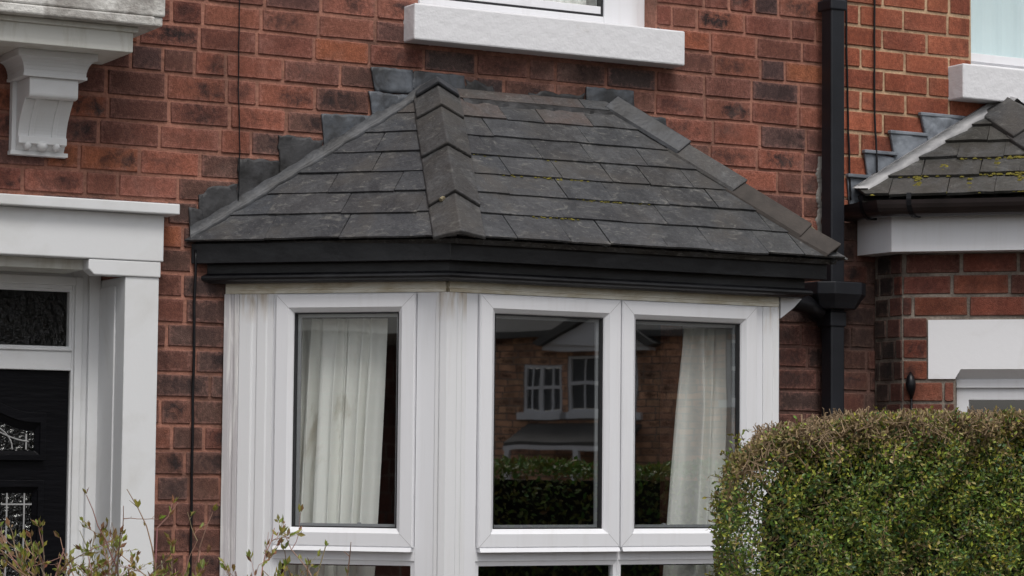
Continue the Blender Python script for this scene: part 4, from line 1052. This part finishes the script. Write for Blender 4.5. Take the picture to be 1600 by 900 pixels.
# sprigs that stand out of the outline
for i in range(420):
    if rng.random() < .75: y = hy0-.08-1.3*rng.random(); x = hx0+.4*rng.random()**1.5; y -= .66*x; p = Vector((x, y, htop(y+.66*x)-.01)); d = (rdir()*.5+Vector((0, 0, 1))).normalized()
    else: z = rng.uniform(1.0, 1.7); x = hx0+.1*rng.random(); p = Vector((x, hend(z, x), z)); d = (rdir()*.6+Vector((-.5, .6, .45))).normalized()
    ln = rng.uniform(.012, .042); htw.tube([p, p+d*ln], [.0013, .0007], 4, 0, S(112, 92, 66, 1.1))
    for k in range(rng.randint(2, 5)):
        t = rng.uniform(.3, 1.05); leaf(hl, p+d*ln*t, (d*.6+rdir()).normalized(), rdir(), rng.uniform(.008, .017), .007, S(rng.uniform(100, 140), rng.uniform(108, 140), rng.uniform(44, 64), 1.1))
# clipped twigs
for i in range(9500):
    y = hy0-.04-1.4*rng.random()
    if rng.random() < .70: z = htop(y)-abs(rng.gauss(0, .034))+.006; x = hface(y, z)+rng.uniform(-.02, .20)
    else: z = rng.uniform(.95, htop(y)); x = hface(y, z)+abs(rng.gauss(0, .045))
    if y > hend(z, x)-.03: continue
    p = Vector((x, y, z)); d = (rdir()*.9+Vector((-.35, 0, .6))).normalized(); ln = rng.uniform(.016, .058)
    md = p+d*ln*.5+rdir()*.006
    htw.tube([p-d*ln*.5, md, p+d*ln*.5], [.0016, .0013, .0008], 4, 0, (lambda g_, k_: S(g_, g_*.86, g_*.68, k_))(rng.uniform(128, 172), rng.uniform(.8, 1.25)))
for i in range(70):     # stems
    x = hx0+rng.uniform(.32, .44); y = hy0-.30-.66*x-1.1*rng.random(); p = Vector((x, y, 0)); pts = [p]
    for k in range(6): pts.append(pts[-1]+Vector((rng.uniform(-.05, .05), rng.uniform(-.06, .06), .26)))
    htw.tube(pts, [.012, .011, .010, .008, .006, .005, .003], 5, 0, S(92, 78, 62, .9))
hl.build('foliage', M['leaf'], hedge, recalc=False); htw.build('twigs', M['twig'], hedge, recalc=False)
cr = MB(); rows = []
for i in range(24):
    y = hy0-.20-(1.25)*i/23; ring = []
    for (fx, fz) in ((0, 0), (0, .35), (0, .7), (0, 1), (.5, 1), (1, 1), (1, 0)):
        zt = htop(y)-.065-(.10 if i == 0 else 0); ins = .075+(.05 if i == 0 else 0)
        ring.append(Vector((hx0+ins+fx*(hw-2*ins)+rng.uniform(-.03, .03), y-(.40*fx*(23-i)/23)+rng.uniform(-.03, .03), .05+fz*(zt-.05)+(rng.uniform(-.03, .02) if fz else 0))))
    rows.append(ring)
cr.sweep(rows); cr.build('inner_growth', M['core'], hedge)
hedge.location = (3.352, -3.0, 0); hedge.rotation_euler = (0, 0, R(90))

# ------------------------------------------------------------------ shrub in front of the door
rng = random.Random(41)
shrub = empty('shrub', 'sparse budding shrub of bare brown twigs in front of the black door and brick strip', 'shrub')
sb_ = MB(); slf = MB()
def sprig(p, d, ln, rad, lvl, hmax):
    pts = [p]; dd = d; n = 5
    for k in range(n):
        if pts[-1].z > hmax: break
        dd = (dd+rdir()*.24+Vector((0, 0, .05))).normalized(); pts.append(pts[-1]+dd*ln/n)
    if len(pts) < 2: return
    n = len(pts)-1
    sb_.tube(pts, [rad*(1-.55*k/n) for k in range(n+1)], 5, 0, S(rng.uniform(136, 166), rng.uniform(114, 134), rng.uniform(100, 118), 1.15))
    for k in range(1, n+1):
        if pts[k].z > 1.15 and rng.random() < .48:
            for _ in range(rng.choice([1, 1, 2, 3]) if k < n else 4):
                c = S(rng.uniform(112, 142), rng.uniform(116, 140), rng.uniform(50, 70), 1.1) if rng.random() < .75 else S(rng.uniform(120, 140), rng.uniform(88, 104), rng.uniform(60, 76), 1)
                l_ = rng.uniform(.010, .028); leaf(slf, pts[k]+rdir()*.003, (dd+rdir()*.8+Vector((0, 0, .4))).normalized(), rdir(), l_, l_*.42, c)
        if lvl < 3 and rng.random() < (.62 if lvl < 2 else .4):
            a = (dd+rdir()*.95).normalized()
            if a.z > -.1: sprig(pts[k], a, ln*rng.uniform(.38, .62), rad*.6, lvl+1, hmax)
def lim(x): return 1.36+.05*math.sin(x*9.0)+(.05 if x < 2.45 else -.02)
for i in range(26):
    x = 1.91+i*.033+rng.uniform(-.03, .03); y = -2.0+rng.uniform(-.2, .2)
    base = Vector((x, y, .95)); sb_.tube([Vector((2.4+(x-2.4)*.35, -2.0+(y+2)*.3, 0)), Vector((2.4+(x-2.4)*.8, y, .5)), base], [.011, .009, .005], 6, 0, S(112, 96, 84, 1.0))
    sprig(base, Vector((rng.uniform(-.25, .25), rng.uniform(-.2, .2), 1)).normalized(), rng.uniform(.30, .42), .0036, 0, lim(x)+rng.uniform(-.05, .05))
# a few long arching shoots
for (x, y, dx, dz, ln, hm) in ((2.22, -2.0, .02, 1, .54, 1.54), (2.10, -1.95, -.05, 1, .5, 1.47), (2.30, -2.0, .10, 1, .50, 1.50), (2.62, -1.95, .75, .72, .52, 1.46), (2.42, -1.9, .35, .9, .45, 1.44), (2.02, -2.0, -.1, 1, .45, 1.42), (2.60, -1.95, .9, .62, .55, 1.42), (2.66, -2.0, .5, .8, .42, 1.38)):
    sprig(Vector((x, y, .95)), Vector((dx, 0, dz)).normalized(), ln, .0036, 1, hm)
sb_.build('branches', M['twig'], shrub, recalc=False); slf.build('leaves', M['bud'], shrub, recalc=False)

# ------------------------------------------------------------------ ground, street
def sheet(name, x0, x1, y0, y1, z, mt, th=0.0):
    s = MB()
    if th: s.box((x0, y0, z-th), (x1, y1, z))
    else: s.add([(x0,y0,z),(x1,y0,z),(x1,y1,z),(x0,y1,z)], [(0,1,2,3)])
    o = s.build(name, mt, None, recalc=bool(th)); o['kind'] = 'structure'; return o
sheet('ground', -300, 300, -300, 300, -.02, M['ground'])
sheet('path', 1.6, 3.2, -4.9, .0, -.006, M['path'])
sheet('pavement', -120, 120, -7.6, -5.0, -.004, M['pavement'])
sheet('kerb', -120, 120, -7.75, -7.6, .0, M['kerb'], .12)
sheet('road', -120, 120, -16, -7.75, -.10+.09, M['asphalt'])

# ------------------------------------------------------------------ what the panes reflect: a house over the road, trees added to darken the upper pane, the side wall
ob = empty('gabled_house', 'brown brick gabled house across the road, seen mirrored in the bay window panes', 'house')
YG = YF+.0
def mir(v): return Vector((v.x, 2*YG-v.y, v.z))
vc = Vector((28.6, 44.0, 0)); va = R(28.5+26)                  # virtual centre and the heading of its front
cu = Vector((math.cos(va-math.pi/2+R(0)), 0, 0))
ud = Vector((math.cos(-R(52)), math.sin(-R(52)), 0)); wd_ = Vector((math.sin(-R(52)), -math.cos(-R(52)), 0))
def VF(u, w, z): return mir(vc+ud*u+wd_*w+Vector((0, 0, z)))
rng = random.Random(51)
o_ = MB(); cz = [i*.16 for i in range(30)]
holes = [(.08, .98, 2.9, 4.0), (1.14, 2.85, 2.9, 4.2), (-4.4, -3.6, 2.6, 4.0), (5.0, 6.1, 3.2, 4.5)]
lay(o_, VF, -9, 16, cz, holes, pal_far, rng, L=.45, jt=.012, header=.2, back=.3)
o_.build('wall', [M['brick'], M['mortar3']], ob)
for a, b, z0, z1 in holes:
    w = MB(); ring_box(w, VF, a, b, z0, z1, .06, -.15, -.02); w.box(((a+b)/2-.04, -.12, z0), ((a+b)/2+.04, -.03, z1), fr=VF); w.box((a, -.12, (z0+z1)/2-.04), (b, -.03, (z0+z1)/2+.04), fr=VF)
    for k in (.25, .75): w.box((a+(b-a)*k-.02, -.11, z0), (a+(b-a)*k+.02, -.05, z1), fr=VF)
    w.box((a-.15, -.1, z0-.16), (b+.15, .12, z0), fr=VF)
    wo = w.build('window', M['upvc'], ob); pane('pane', VF, a+.08, b-.08, z0+.08, z1-.08, -.1, wo, M['far_pane'])
rf_ = MB(); rf_.prism([(.35, 4.62), (.35, 4.76), (-5.5, 9.6), (-5.5, 9.4)], -9.3, 16.3, lambda w, u, z: VF(u, w, z)); rf_.prism([(-5.5, 9.6), (-5.5, 9.4), (-11, 4.6), (-11, 4.8)], -9.3, 16.3, lambda w, u, z: VF(u, w, z))
rfo = rf_.build('roof', M['far_roof'], ob)
ga = MB(); ga.prism([(.8, 4.42), (3.2, 4.42), (2.0, 5.1)], -.4, .42, lambda u, w, z: VF(u, w, z)); ga.build('gable', M['upvc'], ob)
gr = MB(); gr.prism([(.5, 4.45), (2.0, 5.4), (3.5, 4.45), (3.3, 4.38), (2.0, 5.15), (.7, 4.38)], -2.4, .6, lambda u, w, z: VF(u, w, z)); gr.build('gable_roof', M['far_roof'], ob)
gb = MB(); gb.box((.7, -.2, 4.3), (3.3, .35, 4.42), fr=VF); gb.build('gable_board', M['upvc'], ob)
dp_ = MB(); dp_.box((-2.0, 0, 0), (-1.8, .16, 4.6), fr=VF); dp_.build('drainpipe', M['black'], ob)
pr = MB(); pr.prism([(0, 2.55), (1.5, 2.12), (1.5, 2.2), (0, 2.65)], .2, 3.0, lambda w, u, z: VF(u, w, z)); pr.build('porch_roof', M['far_roof'], ob)
po = MB(); po.box((.2, 1.40, 2.02), (3.0, 1.5, 2.12), fr=VF)
for u in (.25, 1.9, 2.8): po.box((u, 1.38, 0), (u+.14, 1.52, 2.02), fr=VF)
po.build('porch', M['upvc'], ob)

rng = random.Random(61)
fh = empty('hedge', 'low dark green hedge along the street end of the gardens, mirrored in the bay panes', 'hedge')
h2 = MB()
for i in range(26000):
    x = rng.uniform(5.6, 10.5); q = rng.random()
    y, z, out = (-4.55+abs(rng.gauss(0, .04))-.08, rng.uniform(.1, 1.62), Vector((0, 1, .2))) if q < .7 else (rng.uniform(-5.15, -4.6), 1.62-abs(rng.gauss(0, .03))+.02*math.sin(x*5), Vector((0, 0, 1)))
    d = (rdir()+out*.5).normalized(); l_ = rng.uniform(.025, .05); c = S(rng.uniform(74, 120), rng.uniform(92, 132), rng.uniform(46, 62), 1.2)
    leaf(h2, Vector((x, y, z)), d, (rdir()+out).normalized(), l_, l_*.5, c)
h2.build('foliage', M['leaf'], fh, recalc=False)
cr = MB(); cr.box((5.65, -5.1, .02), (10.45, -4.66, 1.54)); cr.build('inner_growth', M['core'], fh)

tr_g = 'trees added beyond the road to darken reflections'  # trees added out of view to darken the reflection in the upstairs window
def tree(x, y, h, r, label):
    t = empty('tree', label, 'tree', group=tr_g); k = MB()
    k.tube([(x, y, 0), (x+.1, y, h*.3), (x, y+.2, h*.55), (x+.1, y, h*.8)], [.35, .28, .2, .08], 8)
    for i in range(9):
        a = rng.uniform(0, 6.28); z = h*rng.uniform(.3, .7); k.tube([(x, y, z), (x+math.cos(a)*r*.7, y+math.sin(a)*r*.7, z+r*.6)], [.12, .04], 6)
    k.build('trunk', M['twig'], t)
    c = MB()
    for i in range(5200):
        cl = rdir()*rng.random()**.4; p = Vector((x+cl.x*r, y+cl.y*r, h*.62+cl.z*h*.4)); p += rdir()*.3
        l_ = rng.uniform(.25, .55); g_ = rng.uniform(.5, 1.1); leaf(c, p, rdir(), rdir(), l_, l_*.7, (.05*g_, .065*g_, .03*g_, 1))
    c.build('crown', M['leaf'], t, recalc=False)
for i, (x, y, h, r, lb) in enumerate(((34, -62, 19, 6.5, 'tall dark tree added behind the gabled house roof to darken reflections'), (44, -66, 21, 7, 'broad dark tree added behind the right end of the gabled house to darken reflections'), (25, -60, 18, 6, 'dark tree added behind the left end of the gabled house to darken reflections'))):
    tree(x, y, h, r, lb)
gw = MB(); rng = random.Random(8)
GWF = lambda u, w, z: Vector((-.6+w, -.3-u, z))
lay(gw, GWF, 0, 5.0, [i*.086 for i in range(27)], [], pal_house, rng, back=.215)
gw.box((-.02, -.22, 2.237), (5.03, .02, 2.30), fr=GWF, mat=1)
tag(gw.build('garden_wall', [M['brick'], M['mortar3']], None), 'tall brown brick side wall left of the front garden, mirrored in the angled bay pane', 'wall')
